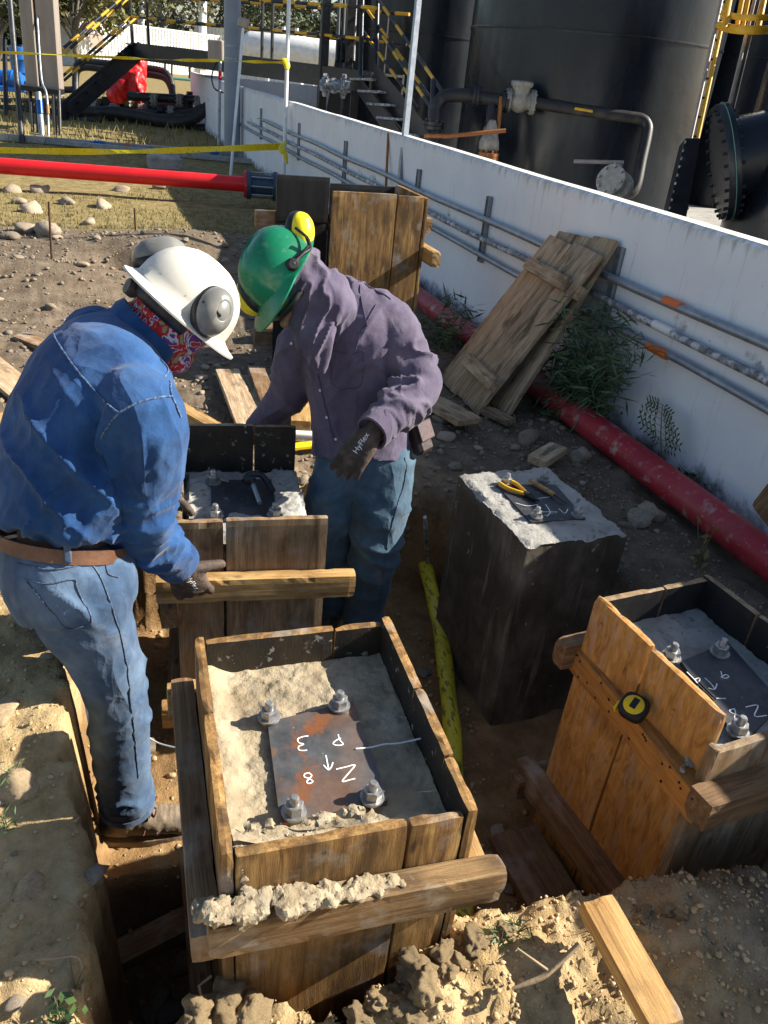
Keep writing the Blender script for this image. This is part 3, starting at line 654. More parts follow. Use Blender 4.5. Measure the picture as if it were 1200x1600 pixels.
def pliers(p, a, op):
    t = thing('pliers', 'yellow-handled pliers lying on the plate of the bare pier', 'pliers', p); m = Mx.Rotation(a, 3, 'Z')
    for s in (-1, 1):
        G = lambda x, y, z=.008: Vc(p) + m @ Vc((x, y * s, z))
        MB().tube(catmull([G(.0, .003), G(.03, .012 + op * .3), (G(.075, .016 + op)), G(.115, .010 + op)], 4), [.006, .0065, .0075, .0075, .0075, .0075, .0075, .008, .008, .008, .008, .007, .006][:13], 8).build('handle', MT['yellow'], t, 60)
        MB().tube([G(.0, .004 * -1), G(-.03, -.005 * -1), G(-.06, .001)], [.008, .008, .003], 6).build('jaw', MT['black'], t, 60)
    MB().lathe([(.011, 0), (.011, .016), (.004, .018)], Mx.Translation(Vc(p)), 12).build('pivot', MT['black'], t, 40)
pliers(WZ(822, 775, .308), R_(112), .012)
sp = thing('marking_spike', 'short wooden-handled spike beside the yellow pliers', 'spike', WZ(850, 765, .307))
a, b = WZ(828, 750, .318), WZ(866, 773, .318); MB().tube([a, b], [.008, .0085], 8).build('handle', MT['lumber'], sp, 60); MB().tube([b, b + (b - a).normalized() * .06 - Vc((0, 0, .006))], [.004, .002], 6).build('point', MT['black'], sp)

# --- form chalked 14 at the right
L4 = rotz((1.44, 1.205, 0), R_(5))
P14 = thing('concrete_pier', 'shaded pier with dark plate chalked 14 inside the orange plywood form', 'pier', L4(0, 0, -.5))
pier_body(P14, L4, .185, .232, .295, -.6, MT['concgrey'], MT['concside'], .006, 21, 0)
pl = anchor_plate(P14, [WZ(1064, 1033, .31), WZ(1137, 1003, .31), WZ(1222, 1098, .31), WZ(1160, 1163, .31)], .012, MT['steeldark'])
for q in ((1048, 1028), (1124, 1021), (1152, 1144)): anchor_bolt(P14, WZ(*q, .31), .85)
cv = lambda x, y: (780 + x * .35, 900 + y * .35)
chalk(pl, [[(838, 428), (870, 460), (888, 478), (895, 455), (870, 462)], [(918, 455), (945, 480), (962, 503)], [(935, 500), (962, 505), (972, 480)], [(990, 425), (1000, 455), (1025, 450), (1012, 440), (990, 452)],
           [(1050, 592), (1028, 600), (1040, 612), (1075, 625), (1070, 640), (1050, 632), (1055, 610), (1050, 592)], [(1100, 585), (1155, 577), (1140, 625), (1195, 622)], [(950, 545), (1012, 547)], [(885, 490), (905, 540)]], .3108, cv, .0015)
for (q0, q1) in (((1092, 1066), (1118, 1092)), ((1098, 1078), (1106, 1098))):
    tag(MB().tube([WZ(*q0, .315), WZ(*q1, .315)], .003, 6).build('nail', MT['black']), 'dark nail lying on the plate chalked 14', 'nail', 'nails on the plate chalked 14')
F14 = thing('timber_form', 'orange plywood form with a tape measure on its long ledger', 'formwork', L4(0, 0, -.5))
WO = [MT['plyor'], MT['filmclean']]; WO2 = [MT['plygr'], MT['filmclean']]
board_wall(F14, L4, 'x', -.198, -.222, .255, [.025], -.55, .402, .02, WO, 1, .006, [0, .006])
board_wall(F14, L4, 'y', .244, -.187, .187, [.03], -.55, .40, .022, WO2, 1)
board_wall(F14, L4, 'x', .198, -.245, .255, [.05], -.55, .40, .022, WO2, 1)
board_wall(F14, L4, 'y', -.244, -.225, .187, [], -.55, .315, .022, WO2, 1)
board_wall(F14, L4, 'x', -.217, -.255, -.225, [], -.55, .33, .018, WO2, 1)
led14 = ledger(F14, WZ(900, 1003, .205) + Vc((.0, 0, -.03)), WZ(1112, 1252, .205) + Vc((-.01, 0, -.03)), .052, .085, MT['lumbor'])
ledger(F14, L4(-.262, -.285, .185), L4(.5, -.285, .185), .07, .09, MT['lumbdark'])
ledger(F14, L4(-.258, .282, .19), L4(.3, .282, .19), .05, .085, MT['lumbdark'])
ledger(F14, L4(-.235, -.30, -.33), L4(-.235, .34, -.33), .06, .09, MT['lumbdark'])
ledger(F14, L4(-.29, .30, -.36), L4(.25, .30, -.36), .06, .085, MT['lumbdark'])
mbn = MB(); mbn.tube([(0, 0, 0), (0, 0, .0016)], .0034, 7); nme = bpy.data.meshes.new('nail_head'); nme.from_pydata(mbn.v, [], mbn.f); nme.materials.append(MT['black'])
for k in range(26):     # nail heads on the long side of the ledger that faces the trench
    mw = WMX[led14.name]; hl = .5 * (WZ(900, 1003, .205) - WZ(1112, 1252, .205)).length; ft = [mw.to_3x3() @ Vc(q) for q in ((0, 1, 0), (0, -1, 0))]; sgn = 1 if ft[0].x < 0 else -1
    q = mw @ Vc((random.uniform(-hl, hl) * .93, sgn * .026, random.choice((-1, 1)) * random.uniform(.012, .034))); o = bpy.data.objects.new('nail_head', nme); place(o, zmat(q, mw.to_3x3() @ Vc((0, sgn, 0))), led14)
pts = [(L4(.0 + random.random() * .35, -.285 + random.uniform(-.03, .03), .235), random.uniform(.008, .022), (1.2, 1, .5)) for _ in range(22)]
lumps('spilled_concrete', pts, .006, MT['concgrey'], 'grey spilled concrete crumbs on the ledger beside the form chalked 14', 'spilled concrete')
pts = [(WZ(1070 + random.uniform(-10, 12), 1190 + random.uniform(-14, 14), .222), random.uniform(.004, .010), (1, 1, .6)) for _ in range(12)]
lumps('spilled_concrete', pts, .004, MT['concgrey'], 'small concrete crumbs on the orange ledger past the tape measure', 'spilled concrete')
# tape measure
tp = WZ(985, 1122, .222); t = thing('tape_measure', 'yellow and black tape measure standing on the orange ledger', 'tape measure', tp)
Mt = frame(L4(0, 1, 0) - L4(0, 0, 0), (0, 0, 1)); ax = CV(-.25, -.62, -.75); ax = (ax).normalized(); up = (Vc((0, 0, 1)) - ax * ax.z).normalized(); sd = up.cross(ax)
ct = tp + Vc((0, 0, .036)); G = Mx((sd, up, ax)); G.transpose()
prof = [(math.copysign(abs(math.cos(a)) ** .6, math.cos(a)) * .034, math.copysign(abs(math.sin(a)) ** .6, math.sin(a)) * .034) for a in np.linspace(0, 2 * math.pi, 28, endpoint=False)]
mb = MB(); rows = []
for (s_, z) in ((.86, -.017), (1, -.012), (1, .012), (.86, .017)): rows += [ct + G @ Vc((x * s_, y * s_, z)) for x, y in prof]
mb.add(rows, [(i * 28 + k, i * 28 + (k + 1) % 28, (i + 1) * 28 + (k + 1) % 28, (i + 1) * 28 + k) for i in range(3) for k in range(28)] + [tuple(range(28)), tuple(84 + k for k in range(28))]); mb.build('case', MT['rubber'], t, 50)
MY = M('tape_measure_yellow', (.80, .55, .01), 10, rough=.35, bump=.02)
MB().lathe([(.026, .0165), (.026, .0185), (.024, .0195)], Mx.Translation(ct) @ G.to_4x4(), 28).build('yellow_disc', MY, t, 40)
MB().box(ct + G @ Vc((0, .004, .0198)), (.016, .030, .0016), G, .001).build('label_panel', MT['rubber'], t)
MB().box(ct + G @ Vc((-.036, -.02, 0)), (.006, .026, .026), G, .002).build('side_grip', MY, t)

# --- second form in the front row, with the board being fixed to it
L5 = rotz((.40, 2.30, 0), R_(-6.5))
P2_ = thing('concrete_pier', 'grey pier inside the form between the two workers', 'pier', L5(0, 0, -.5))
pier_body(P2_, L5, .2, .235, .30, -.6, MT['concgrey'], MT['concside'], .009, 31, .03)
pl = anchor_plate(P2_, [L5(-.11, -.15, .309), L5(.10, -.15, .309), L5(.10, .14, .309), L5(-.11, .14, .309)], .01, MT['steeldark'])
for q in (L5(-.10, -.12, .309), L5(.09, -.12, .309), L5(-.10, .12, .309)): anchor_bolt(P2_, q, .85)
F2 = thing('timber_form', 'weathered form between the two workers with tall black back board', 'formwork', L5(0, 0, -.5))
WG = [MT['plygr'], MT['film']]
board_wall(F2, L5, 'y', -.248, -.225, .242, [-.075], -.55, .375, .024, WG, 1, .008, [0, .003])
board_wall(F2, L5, 'y', .248, -.215, .195, [.045], -.55, .470, .022, [MT['plygr'], MT['film']], 1, .004)
board_wall(F2, L5, 'x', -.213, -.235, .235, [.0], -.55, .34, .022, WG, 1)
ledger(F2, L5(-.29, -.285, -.36), L5(.29, -.285, -.36), .06, .085, MT['lumber'])
ledger(F2, L5(-.25, -.30, .05), L5(-.25, .3, .05), .05, .08, MT['lumbdark'])
ledger(F2, L5(-.25, -.30, -.36), L5(-.25, .3, -.36), .05, .08, MT['lumbdark'])
LB0, LB1 = Vc((.085, 2.045, .158)), Vc((.700, 1.975, .150))
LB = plank('loose_ledger', MT['lumber'], None, LB0, LB1, .048, .082, Vc((LB1.y - LB0.y, LB0.x - LB1.x, 0)), 0, .004); tag(LB, 'pale squared timber held against the form by the denim worker', 'timber')
# clamp tool on the second pier
tp = WZ(398, 770, .32); t = thing('bench_clamp', 'small black clamp lying on the pier between the workers', 'clamp', tp)
MB().tube([tp + Vc((0, -.09, .01)), tp + Vc((-.005, .02, .03))], .008, 8).build('screw_bar', MT['galv'], t, 60)
MB().tube(catmull([tp + Vc((-.03, .03, .03)), tp + Vc((-.01, .05, .045)), tp + Vc((.03, .05, .04)), tp + Vc((.05, .02, .02)), tp + Vc((.06, -.01, .008))], 4), .011, 8).build('clamp_frame', MT['black'], t, 60)
MB().lathe([(.0, -.01), (.018, -.01), (.02, 0), (.018, .012), (0, .014)], Mx.Translation(tp + Vc((-.012, .025, .035))), 14).build('knob', MT['black'], t, 50)

# --- tall form further along the wall
FF = thing('timber_form', 'tall empty form of yellowed boards near the wall', 'formwork', (1.42, 4.15, 0))
xa, xb = WY(520, 298, 4.15).x, WY(621, 303, 4.15).x; xc = WY(663, 307, 4.15).x
WF = [MT['ply'], MT['filmclean']]
for (x0, x1, zt) in ((xa, xb - .004, 1.042), (xb + .004, xc, 1.036)): plank('board', MT['ply'], FF, ((x0 + x1) / 2, 4.15, -.06), ((x0 + x1) / 2, 4.15, zt), x1 - x0, .024, (1, 0, 0))
x0, x1 = WY(432, 273, 4.65).x, WY(663, 303, 4.65).x - .12
for (u0, u1) in ((x0, (x0 * .6 + x1 * .4) - .002), ((x0 * .6 + x1 * .4) + .002, x1)):
    plank('board', MT['filmclean'], FF, ((u0 + u1) / 2, 4.65, .80), ((u0 + u1) / 2, 4.65, 1.045 - .03 * (u0 > x0)), u1 - u0, .022, (1, 0, 0)); plank('board', MT['filmclean'], FF, ((u0 + u1) / 2, 4.652, -.06), ((u0 + u1) / 2, 4.652, .795), u1 - u0, .022, (1, 0, 0))
plank('board', MT['ply'], FF, (xc + .014, 4.39, -.06), (xc + .014, 4.39, 1.03), .5, .022, (0, 1, 0))
for z in (.80, .10): ledger(FF, Vc((x0 - .11, 4.69, z)), Vc((x1 + .2, 4.69, z)), .06, .09, MT['lumbdark']); ledger(FF, Vc((xc + .05, 4.0, z - .06)), Vc((xc + .05, 4.72, z - .06)), .05, .08, MT['lumber'])

# --- loose shutters leaning on the wall
def shutter(label, foot, top, side, w, cuts, cl, over=.0, mat='old'):
    f, tp_ = Vc(foot), Vc(top); d = (tp_ - f); L = d.length; d.normalize(); s = Vc(side); s = (s - d * s.dot(d)).normalized(); n = d.cross(s)
    if n.x > 0: n = -n
    t = thing('leaning_shutter', label, 'shutter', f); E = [-w / 2] + cuts + [w / 2]
    for i in range(len(E) - 1):
        m = (E[i] + E[i + 1]) / 2; j = random.uniform(-.012, .012)
        plank('board', MT[mat], t, f + s * m + d * j, f + s * m + d * (L + j), E[i + 1] - E[i] - .004, .026, s, 0, .004, None, .004)
    for (u, ll, off) in cl: plank('cleat', MT['lumbdark'] if mat != 'old' else MT['old'], t, f + d * (L * u) + s * (-ll / 2 + off) + n * .036, f + d * (L * u) + s * (ll / 2 + off) + n * .036, .075, .045, d, 0, .005, None, .004)
    return t
ft = (WZ(688, 592, .0) + WZ(745, 650, .0)) / 2; top = (WX(862, 362, 2.46) + WX(940, 408, 2.46)) / 2
shutter('weathered plank shutter with two cleats, the front one of the pair leaning on the wall', ft, top, WZ(745, 650, 0) - WZ(688, 592, 0), .57, [-.02], [(.19, .42, .09), (.80, .46, .0)])
ft2 = ft + Vc((.13, -.10, 0)); top2 = (WX(876, 349, 2.54) + WX(965, 393, 2.54)) / 2
shutter('grey plank shutter, the rear one of the pair leaning on the wall', ft2, top2, WZ(745, 650, 0) - WZ(688, 592, 0), .56, [.06], [(.70, .5, .05)], mat='old')

# --- loose boards on the ground
def loose(label, p0, p1, w, t_, mat='lumber', group=None, tilt=0, name='loose_board'):
    p0, p1 = Vc(p0), Vc(p1); d = p1 - p0; sd_ = Vc((d.y, -d.x, 0)).normalized(); sd_.z = tilt
    o = plank(name, MT[mat], None, p0, p1, w, t_, sd_, 0, .004, None, .003); return tag(o, label, 'board', group)
loose('pale short board with two nail holes lying on the near mound', WZ(930, 1410, .105), WZ(1042, 1610, .115), .075, .04, 'lumber')
loose('greyish board lying pointing away behind the black-backed form', WZ(355, 580, .06), WZ(392, 668, .09), .13, .035, 'old')
loose('narrow board leaning beside the greyish board', WZ(385, 590, .04), WZ(412, 655, .10), .07, .03, 'old')
loose('dark board on edge beyond the greyish board', WZ(400, 575, .10), WZ(425, 640, .10), .09, .03, 'lumbdark')
loose('stubby yellow timber end by the purple-shirted worker', WZ(470, 600, .06), WZ(470, 668, .09), .095, .07, 'lumber')
loose('yellow board poking out from behind the denim worker towards the form', WZ(262, 628, .06), WZ(345, 676, .09), .07, .05, 'lumber')
loose('brown board lying furthest back at the left on the gravel', WZ(30, 525, .08), WZ(100, 552, .05), .10, .03, 'lumbdark')
loose('wide weathered board by the gravel behind the denim worker', WZ(-30, 560, .10), WZ(40, 617, .05), .16, .03, 'old')
loose('golden squared timber beside the wide weathered board', WZ(-60, 675, .08), WZ(36, 650, .07), .09, .055, 'lumber')
loose('short dark offcut at the end of the golden timber', WZ(-20, 705, .05), WZ(14, 688, .05), .08, .05, 'lumbdark')
loose('broken plank piece on the soil by the bare pier', WZ(838, 722, .05), WZ(872, 700, .06), .10, .04, 'old')
loose('offcut lying under the leaning shutters', WZ(758, 640, .03), WZ(800, 660, .03), .07, .04, 'old')
loose('wedge of wood lying at the foot of the front shutter', WZ(672, 625, .03), WZ(735, 660, .06), .16, .03, 'old')
loose('small brown offcut lying behind the tall form', WZ(402, 520, .05), WZ(432, 516, .05), .10, .09, 'lumbdark')
loose('dark plank edge bridging the deep pit below the boot', (-.16, 1.37, -.60), (.12, 1.44, -.585), .10, .03, 'lumbdark', None, .3)
loose('reddish timber stub in the trench beside the orange form', WZ(822, 1215, -.42), WZ(862, 1205, -.42), .09, .07, 'lumbdark')
loose('wet brown plank lying at the bottom of the trench by the orange form', WZ(800, 1300, -.44), WZ(870, 1420, -.44), .17, .03, 'lumbdark')
o = plank('loose_board', MT['lumbdark'], None, WX(1196, 812, 2.36), WX(1230, 770, 2.36), .16, .03, (0, .4, 1)); tag(o, 'brown board end jutting in against the white wall', 'board')
# tape-wrapped hose and stake in the trench
pth = [WZ(628, 790, -.05), WZ(640, 812, -.20), WZ(655, 850, -.3), WZ(664, 880, -.36), WZ(676, 930, -.38), WZ(688, 985, -.41), WZ(700, 1080, -.44), WZ(708, 1165, -.46), WZ(712, 1290, -.47), WZ(722, 1400, -.42), WZ(716, 1470, -.36)]
hs = thing('buried_hose', 'green hose wrapped in yellow caution tape crossing the trench', 'hose', pth[6])
MB().tube(catmull(pth[:5], 5), .019, 10).build('hose', MT['greenhose'], hs, 60)
pp = catmull(pth[3:], 10); MB().tube(pp, [.033 + .002 * math.sin(i * .55) + .001 * random.random() for i in range(len(pp))], 10, flat=.75).build('tape_wrap', MT['tapehose'], hs, 50)
tag(MB().tube([WZ(668, 880, -.34), WZ(664, 808, -.02)], .009, 8).build('stake_rod', MT['galvold'], None, 60), 'thin grey rod standing beside the green hose end', 'rod')
tag(MB().tube(catmull([WD(232, 1152, 2.45), WD(250, 1162, 2.40), WD(283, 1170, 2.25)], 5), .0025, 5).build('tie_wire', MT['chalk'], None, 60), 'pale tie wire strung from the boot side to the form', 'wire')
tag(MB().tube([WZ(330, 1525, .02), WZ(311, 1540, .03), WZ(318, 1580, 0)], .003, 5).build('bent_wire', MT['twig'], None), 'bent bit of wire sticking out of the near clod', 'wire')
# rebar stakes
for (px, py0, py1) in ((78, 402, 315), (212, 364, 325)):
    b = WZ(px, py0, .05); dpt = (Vc(b) - Vc(CO)).dot(Vc(CAMR[:, 2])); tpx = WD(px - 2, py1, dpt - .05)
    tag(MB().tube([b - Vc((0, 0, .25)), tpx], .009, 7).build('rebar_stake', MT['rustdark'], None, 60), 'rusty rebar stake standing in the loose soil', 'stake', 'rebar stakes in the soil')
MB_ = None
tag(MB().tube([WZ(430, 676, .06), WZ(505, 682, .05)], .022, 10).build('pvc_pipe', MT['white'], None, 60), 'white plastic pipe end behind the purple-shirted worker', 'pipe')
tag(MB().box(WZ(470, 697, .04), (.28, .05, .02), Mx.Rotation(.1, 3, 'Z'), .004).build('yellow_strip', MY), 'yellow strip lying below the white plastic pipe', 'strip')

# ---------------------------------------------------------------- stones
def stone_mesh(seed, mat, rough=.35, sub=2):
    v, f = ico(sub); k = 1 + rough * fbm(v * 1.1 + seed * 3.3, 2)[:, None] * 1.5; v = v * k + .04 * fbm(v * 5 + seed, 2)[:, None] * v
    if sub == 4: v = v * (1 + .30 * fbm(v * 2.3 + seed, 3) + .20 * (ridge(v * 4 + seed) - .5) + .12 * fbm(v * 11 + seed, 3))[:, None]
    if sub == 3: v = v * (1 + .30 * fbm(v * 2.6 + seed, 3) + .14 * fbm(v * 8 + seed, 2))[:, None]
    me = bpy.data.meshes.new('stone'); me.from_pydata(v.tolist(), [], f); me.materials.append(mat); me.shade_smooth(); return me
SM = [stone_mesh(i, MT['stone'], .6) for i in range(8)]; CM = [stone_mesh(20 + i, MT['clod'], .5, 4) for i in range(6)]; TM = [stone_mesh(40 + i, MT['stonetan'], .3, 3) for i in range(3)]
def stone(p, r, sq=(1, .8, .55), label=None, group=None, clod=False, sink=.35, name=None, tan=False):
    me = random.choice(CM if clod else TM if tan else SM); o = bpy.data.objects.new(name or ('soil_clod' if clod else 'stone'), me)
    z = gz1(p[0], p[1]) if len(p) < 3 else p[2]
    mw = Mx.Translation((p[0], p[1], z + r * sq[2] * (1 - 2 * sink))) @ Mx.Rotation(random.random() * 6.3, 4, 'Z') @ Mx.Rotation(random.uniform(-.3, .3), 4, 'X') @ Mx.Diagonal((r * sq[0], r * sq[1], r * sq[2], 1))
    place(o, mw); return tag(o, label, 'clod' if clod else 'stone', group)
for (px, py, r, lb) in ((823, 690, .062, 'round pale cobble below the leaning shutters'), (996, 815, .055, 'whitish cobble half buried between bare pier and red pipe'), (1015, 808, .06, 'brown cobble touching the whitish one by the red pipe'), (905, 722, .05, 'reddish flat stone between bare pier and red pipe'), (848, 708, .03, None),
        (15, 1165, .05, 'big rounded cobble in the sunny left bank'), (150, 1570, .055, 'half-buried cobble at the near corner of the left bank'), (40, 1290, .06, 'large embedded stone in the shaded left bank'), (60, 1440, .04, None)):
    p = WZ(px, py, 0.0); stone((p.x, p.y), r * (.8 if px < 200 else 1), (1.1, .9, .75), tan=px < 200, sink=.62 if px < 200 else .35, label=lb or 'plain rounded stone bedded in the soil near the forms', group=None if lb else 'plain bedded stones')
for (px, py, r) in ((50, 332, .13), (75, 368, .16), (38, 362, .12), (105, 320, .10), (160, 325, .13), (20, 300, .12), (140, 350, .1), (65, 300, .14), (15, 372, .1), (190, 300, .1), (250, 295, .1), (30, 318, .09)):
    p = WZ(px, py, 0); stone((p.x, p.y), r * .8, (1.1, .85, .6), 'pale boulder at the edge of the dry grass', 'boulders by the dry grass')
random.seed(11)
for k in range(70):
    x, y = random.uniform(-1.2, 1.9), random.uniform(2.9, 7.8)
    stone((x, y), random.uniform(.018, .05), label='grey stone scattered on the spoil behind the workers', group='stones on the spoil heap')
for k in range(34):
    x, y = random.uniform(1.7, 2.28), random.uniform(1.2, 4.6)
    stone((x, y), random.uniform(.012, .032), label='small stone in the shaded soil beside the red pipe', group='stones beside the red pipe')
for k in range(34):
    x, y = random.uniform(-.75, -.2), random.uniform(.75, 2.4)
    stone((x, y), random.uniform(.007, .02), label='pebble bedded in the sunny left bank', group='pebbles in the left bank')
for k in range(16):
    x, y = random.uniform(-.12, .1), random.uniform(1.0, 1.45)
    stone((x, y), random.uniform(.02, .055), label='cobble in the dark pit below the boot', group='cobbles in the pit')
for k in range(14):
    x, y = random.uniform(.72, 1.1), random.uniform(1.0, 2.4)
    stone((x, y), random.uniform(.012, .035), label='lump of rubble on the trench floor', group='rubble on the trench floor')
for (px, py, r) in ((650, 1520, .040), (690, 1490, .028), (665, 1560, .035), (740, 1470, .03), (615, 1540, .02), (720, 1500, .02), (790, 1450, .022), (350, 1555, .05), (390, 1580, .045), (310, 1585, .035), (190, 1575, .04), (240, 1590, .03), (700, 1530, .02), (640, 1590, .03), (1010, 1420, .016), (1040, 1428, .018), (1000, 1440, .015), (1060, 1440, .014), (560, 1592, .03), (590, 1570, .022)):
    p = WZ(px, py, .02); stone((p.x, p.y), r * .8, (1.1, .9, .8), 'crumbly dry soil clod on the near trench lip', 'clods on the near lip', True, .2)
# pebbles nobody could count
def scatter(name, label, n, fn, rlo, rhi, mat, sub=1):
    v, f = ico(sub); f = np.array(f); VV = []; FF_ = []; k = 0
    for i in range(n):
        x, y = fn(); r = rlo * (rhi / rlo) ** (random.random() ** 2); VV.append((x, y, r))
    A = np.array(VV); Z = gz(A[:, 0], A[:, 1]); out = np.empty((n, len(v), 3)); 
    for i in range(n):
        s = RNG.uniform(.6, 1.2, 3); s[2] *= .7; q = v * s * (1 + .25 * RNG.standard_normal((len(v), 1)) * .9); a = RNG.uniform(0, 6.28); c, sn = math.cos(a), math.sin(a)
        out[i] = np.stack([q[:, 0] * c - q[:, 1] * sn, q[:, 0] * sn + q[:, 1] * c, q[:, 2]], 1) * A[i, 2] + np.array([A[i, 0], A[i, 1], Z[i] + A[i, 2] * .2])
    ff = (f[None] + (np.arange(n) * len(v))[:, None, None]).reshape(-1, 3)
    me = np_mesh(name, out.reshape(-1, 3), ff); me.materials.append(mat); o = bpy.data.objects.new(name, me); place(o, Mx.Identity(4)); return tag(o, label, None, None, 'stuff')
ru = random.uniform
scatter('gravel', 'loose gravel over the spoil behind the workers', 6500, lambda: (ru(-1.6, 2.3), 2.8 + 5.5 * random.random() ** 1.4), .005, .024, MT['stone'])
scatter('gravel', 'crushed gravel beside the red pipe', 1500, lambda: (ru(1.75, 2.3), ru(1.1, 3.6)), .003, .011, MT['stone'])
scatter('soil_crumbs', 'crumbs of dry soil on the near lips', 6500, lambda: random.choice(((ru(-.8, -.12), ru(.6, 2.3)), (ru(-.2, 1.5), ru(.5, .95)), (ru(.3, 1.4), ru(.55, .95)))), .0012, .0085, MT['clod'])
scatter('rubble', 'rubble and crumbs on the trench floor', 1200, lambda: (ru(-.15, 1.2), ru(.95, 2.8)), .004, .016, MT['clod'])
# ---------------------------------------------------------------- people
def fabric(name, ramp, wear, wv, stains=(), weave=420, rough=.9):
    t = NT(name); co = t.coord('Object'); a = t.noise(co, 9, 7, .65, .3); c = t.ramp(a, ramp)
    c = t.mix(t.math('MULTIPLY', t.mr(t.noise(co, 5, 5, .6), .48, .68), wv), c, wear)
    for (col, sc, lo, hi, am) in stains: c = t.mix(t.math('MULTIPLY', t.mr(t.noise(co, sc, 6, .65), lo, hi), am), c, col)
    th = t.noise(t.coord('Object', (1, 1, .35)), weave, 2, .6); c = t.mix(t.mr(th, .35, .7, 0, .22), c, t.mix(1., c, (1.7, 1.7, 1.7), 'MULTIPLY'))
    t.l(c, t.b.inputs['Base Color']); t.b.inputs['Roughness'].default_value = rough; t.b.inputs['Specular IOR Level'].default_value = .15
    t.b.inputs['Sheen Weight'].default_value = .15; t.b.inputs['Sheen Roughness'].default_value = .5
    def rid(sc, an, w):
        x = t.n('TexNoise', noise_dimensions='3D'); x.noise_type = 'RIDGED_MULTIFRACTAL'; x.inputs['Scale'].default_value = sc; x.inputs['Detail'].default_value = 3; x.inputs['Roughness'].default_value = .45; x.inputs['Distortion'].default_value = .5
        try: x.inputs['Offset'].default_value = .9
        except Exception: pass
        t.l(t.coord('Object', an), x.inputs['Vector']); return x.outputs['Fac']
    n = t.bump(rid(6.5, (1, 1, .45), 1), .55, .012); n = t.bump(rid(15, (1, .7, .8), 1), .35, .005, n)
    n = t.bump(t.noise(co, 38, 4, .6), .4, .006, n); n = t.bump(th, .3, .001, n); t.l(n, t.b.inputs['Normal']); return t.m
MT['denim'] = fabric('denim_shirt_blue', [(.3, (.009, .034, .105)), (.5, (.016, .058, .165)), (.7, (.032, .095, .235))], (.060, .145, .31), .28)
MT['jeanA'] = fabric('jeans_mid_blue', [(.3, (.024, .046, .088)), (.5, (.050, .088, .155)), (.7, (.10, .155, .24))], (.20, .28, .38), .3, [((.22, .19, .15), 6, .58, .75, .45)])
MT['jeanB'] = fabric('jeans_faded_blue', [(.3, (.028, .058, .090)), (.5, (.055, .100, .145)), (.7, (.10, .165, .22))], (.19, .26, .31), .3, [((.2, .17, .13), 6, .58, .75, .5)])
MT['purple'] = fabric('shirt_faded_purple', [(.3, (.064, .052, .090)), (.5, (.092, .076, .120)), (.7, (.13, .11, .155))], (.19, .16, .195), .3)
MT['seam'] = M('denim_seam', [(.42, (.02, .05, .12)), (.58, (.13, .20, .32))], 160, rough=.9, bump=.4, bscale=300)
MT['seamp'] = M('purple_seam', (.075, .062, .11), 120, rough=.9, bump=.4)
MT['seamj'] = M('jeans_seam', [(.42, (.03, .05, .09)), (.58, (.14, .17, .22))], 160, rough=.9, bump=.4)
MT['glove'] = M('work_glove', [(.3, (.030, .022, .018)), (.5, (.075, .052, .040)), (.75, (.19, .13, .09))], 26, rough=.75, bump=.5, bscale=140)
MT['skin'] = M('skin', (.28, .14, .085), 20, rough=.55, bump=.15)
MT['leather'] = M('belt_leather', [(.3, (.10, .045, .025)), (.7, (.20, .10, .058))], 20, rough=.5, bump=.3, bscale=90)
MT['boot'] = M('boot_leather', [(.3, (.045, .033, .025)), (.5, (.10, .077, .058)), (.75, (.20, .165, .13))], 14, stains=[((.30, .23, .15), 9, .5, .7, .6)], rough=.8, bump=.5, bscale=70)
MT['sole'] = M('boot_sole', (.03, .025, .02), 14, stains=[((.30, .22, .13), 9, .45, .65, .7)], rough=.9, bump=.5)
MT['hatw'] = M('white_helmet_shell', [(.3, (.58, .55, .47)), (.7, (.70, .67, .59))], 7, stains=[((.35, .27, .18), 14, .60, .74, .5), ((.3, .26, .2), 90, .68, .72, .6, (1, .3, 1)), ((.45, .36, .25), 4, .55, .75, .35)], rough=.35, rvar=.1, bump=.05)
MT['hatg'] = M('green_helmet_shell', [(.3, (.004, .16, .075)), (.7, (.008, .23, .11))], 7, stains=[((.12, .26, .18), 40, .64, .70, .5), ((.02, .09, .05), 5, .56, .75, .5)], rough=.3, rvar=.08, bump=.05)
MT['muffg'] = M('grey_earmuff', (.16, .16, .15), 10, rough=.4, bump=.05, stains=[((.34, .31, .26), 12, .56, .7, .5)])
MT['muffy'] = M('yellow_earmuff', (.80, .66, .02), 10, rough=.35, bump=.05, stains=[((.4, .3, .05), 12, .6, .72, .5)])
MT['dark'] = M('black_plastic', (.014, .014, .016), 10, rough=.45, bump=.1, stains=[((.16, .14, .12), 10, .56, .72, .4)])
def bandana():
    t = NT('patterned_bandana'); co = t.coord('Object'); v = t.n('TexVoronoi'); v.inputs['Scale'].default_value = 22; t.l(co, v.inputs['Vector'])
    wv = t.n('TexNoise'); wv.inputs['Scale'].default_value = 15; wv.inputs['Distortion'].default_value = 2.5; t.l(co, wv.inputs['Vector'])
    c = t.ramp(wv.outputs['Fac'], [(.30, (.16, .05, .26)), (.40, (.62, .62, .64)), (.45, (.55, .02, .03)), (.56, (.62, .04, .05)), (.60, (.30, .34, .16)), (.72, (.45, .47, .28)), (.8, (.7, .12, .03))], 'CONSTANT')
    e = t.ramp(v.outputs['Distance'], [(.0, (.02, .02, .02)), (.16, (1, 1, 1))]); t.l(t.mix(.75, c, e, 'MULTIPLY'), t.b.inputs['Base Color']); t.b.inputs['Roughness'].default_value = .9
    t.l(t.bump(t.noise(co, 30, 4), .5, .006), t.b.inputs['Normal']); return t.m
MT['bandana'] = bandana()

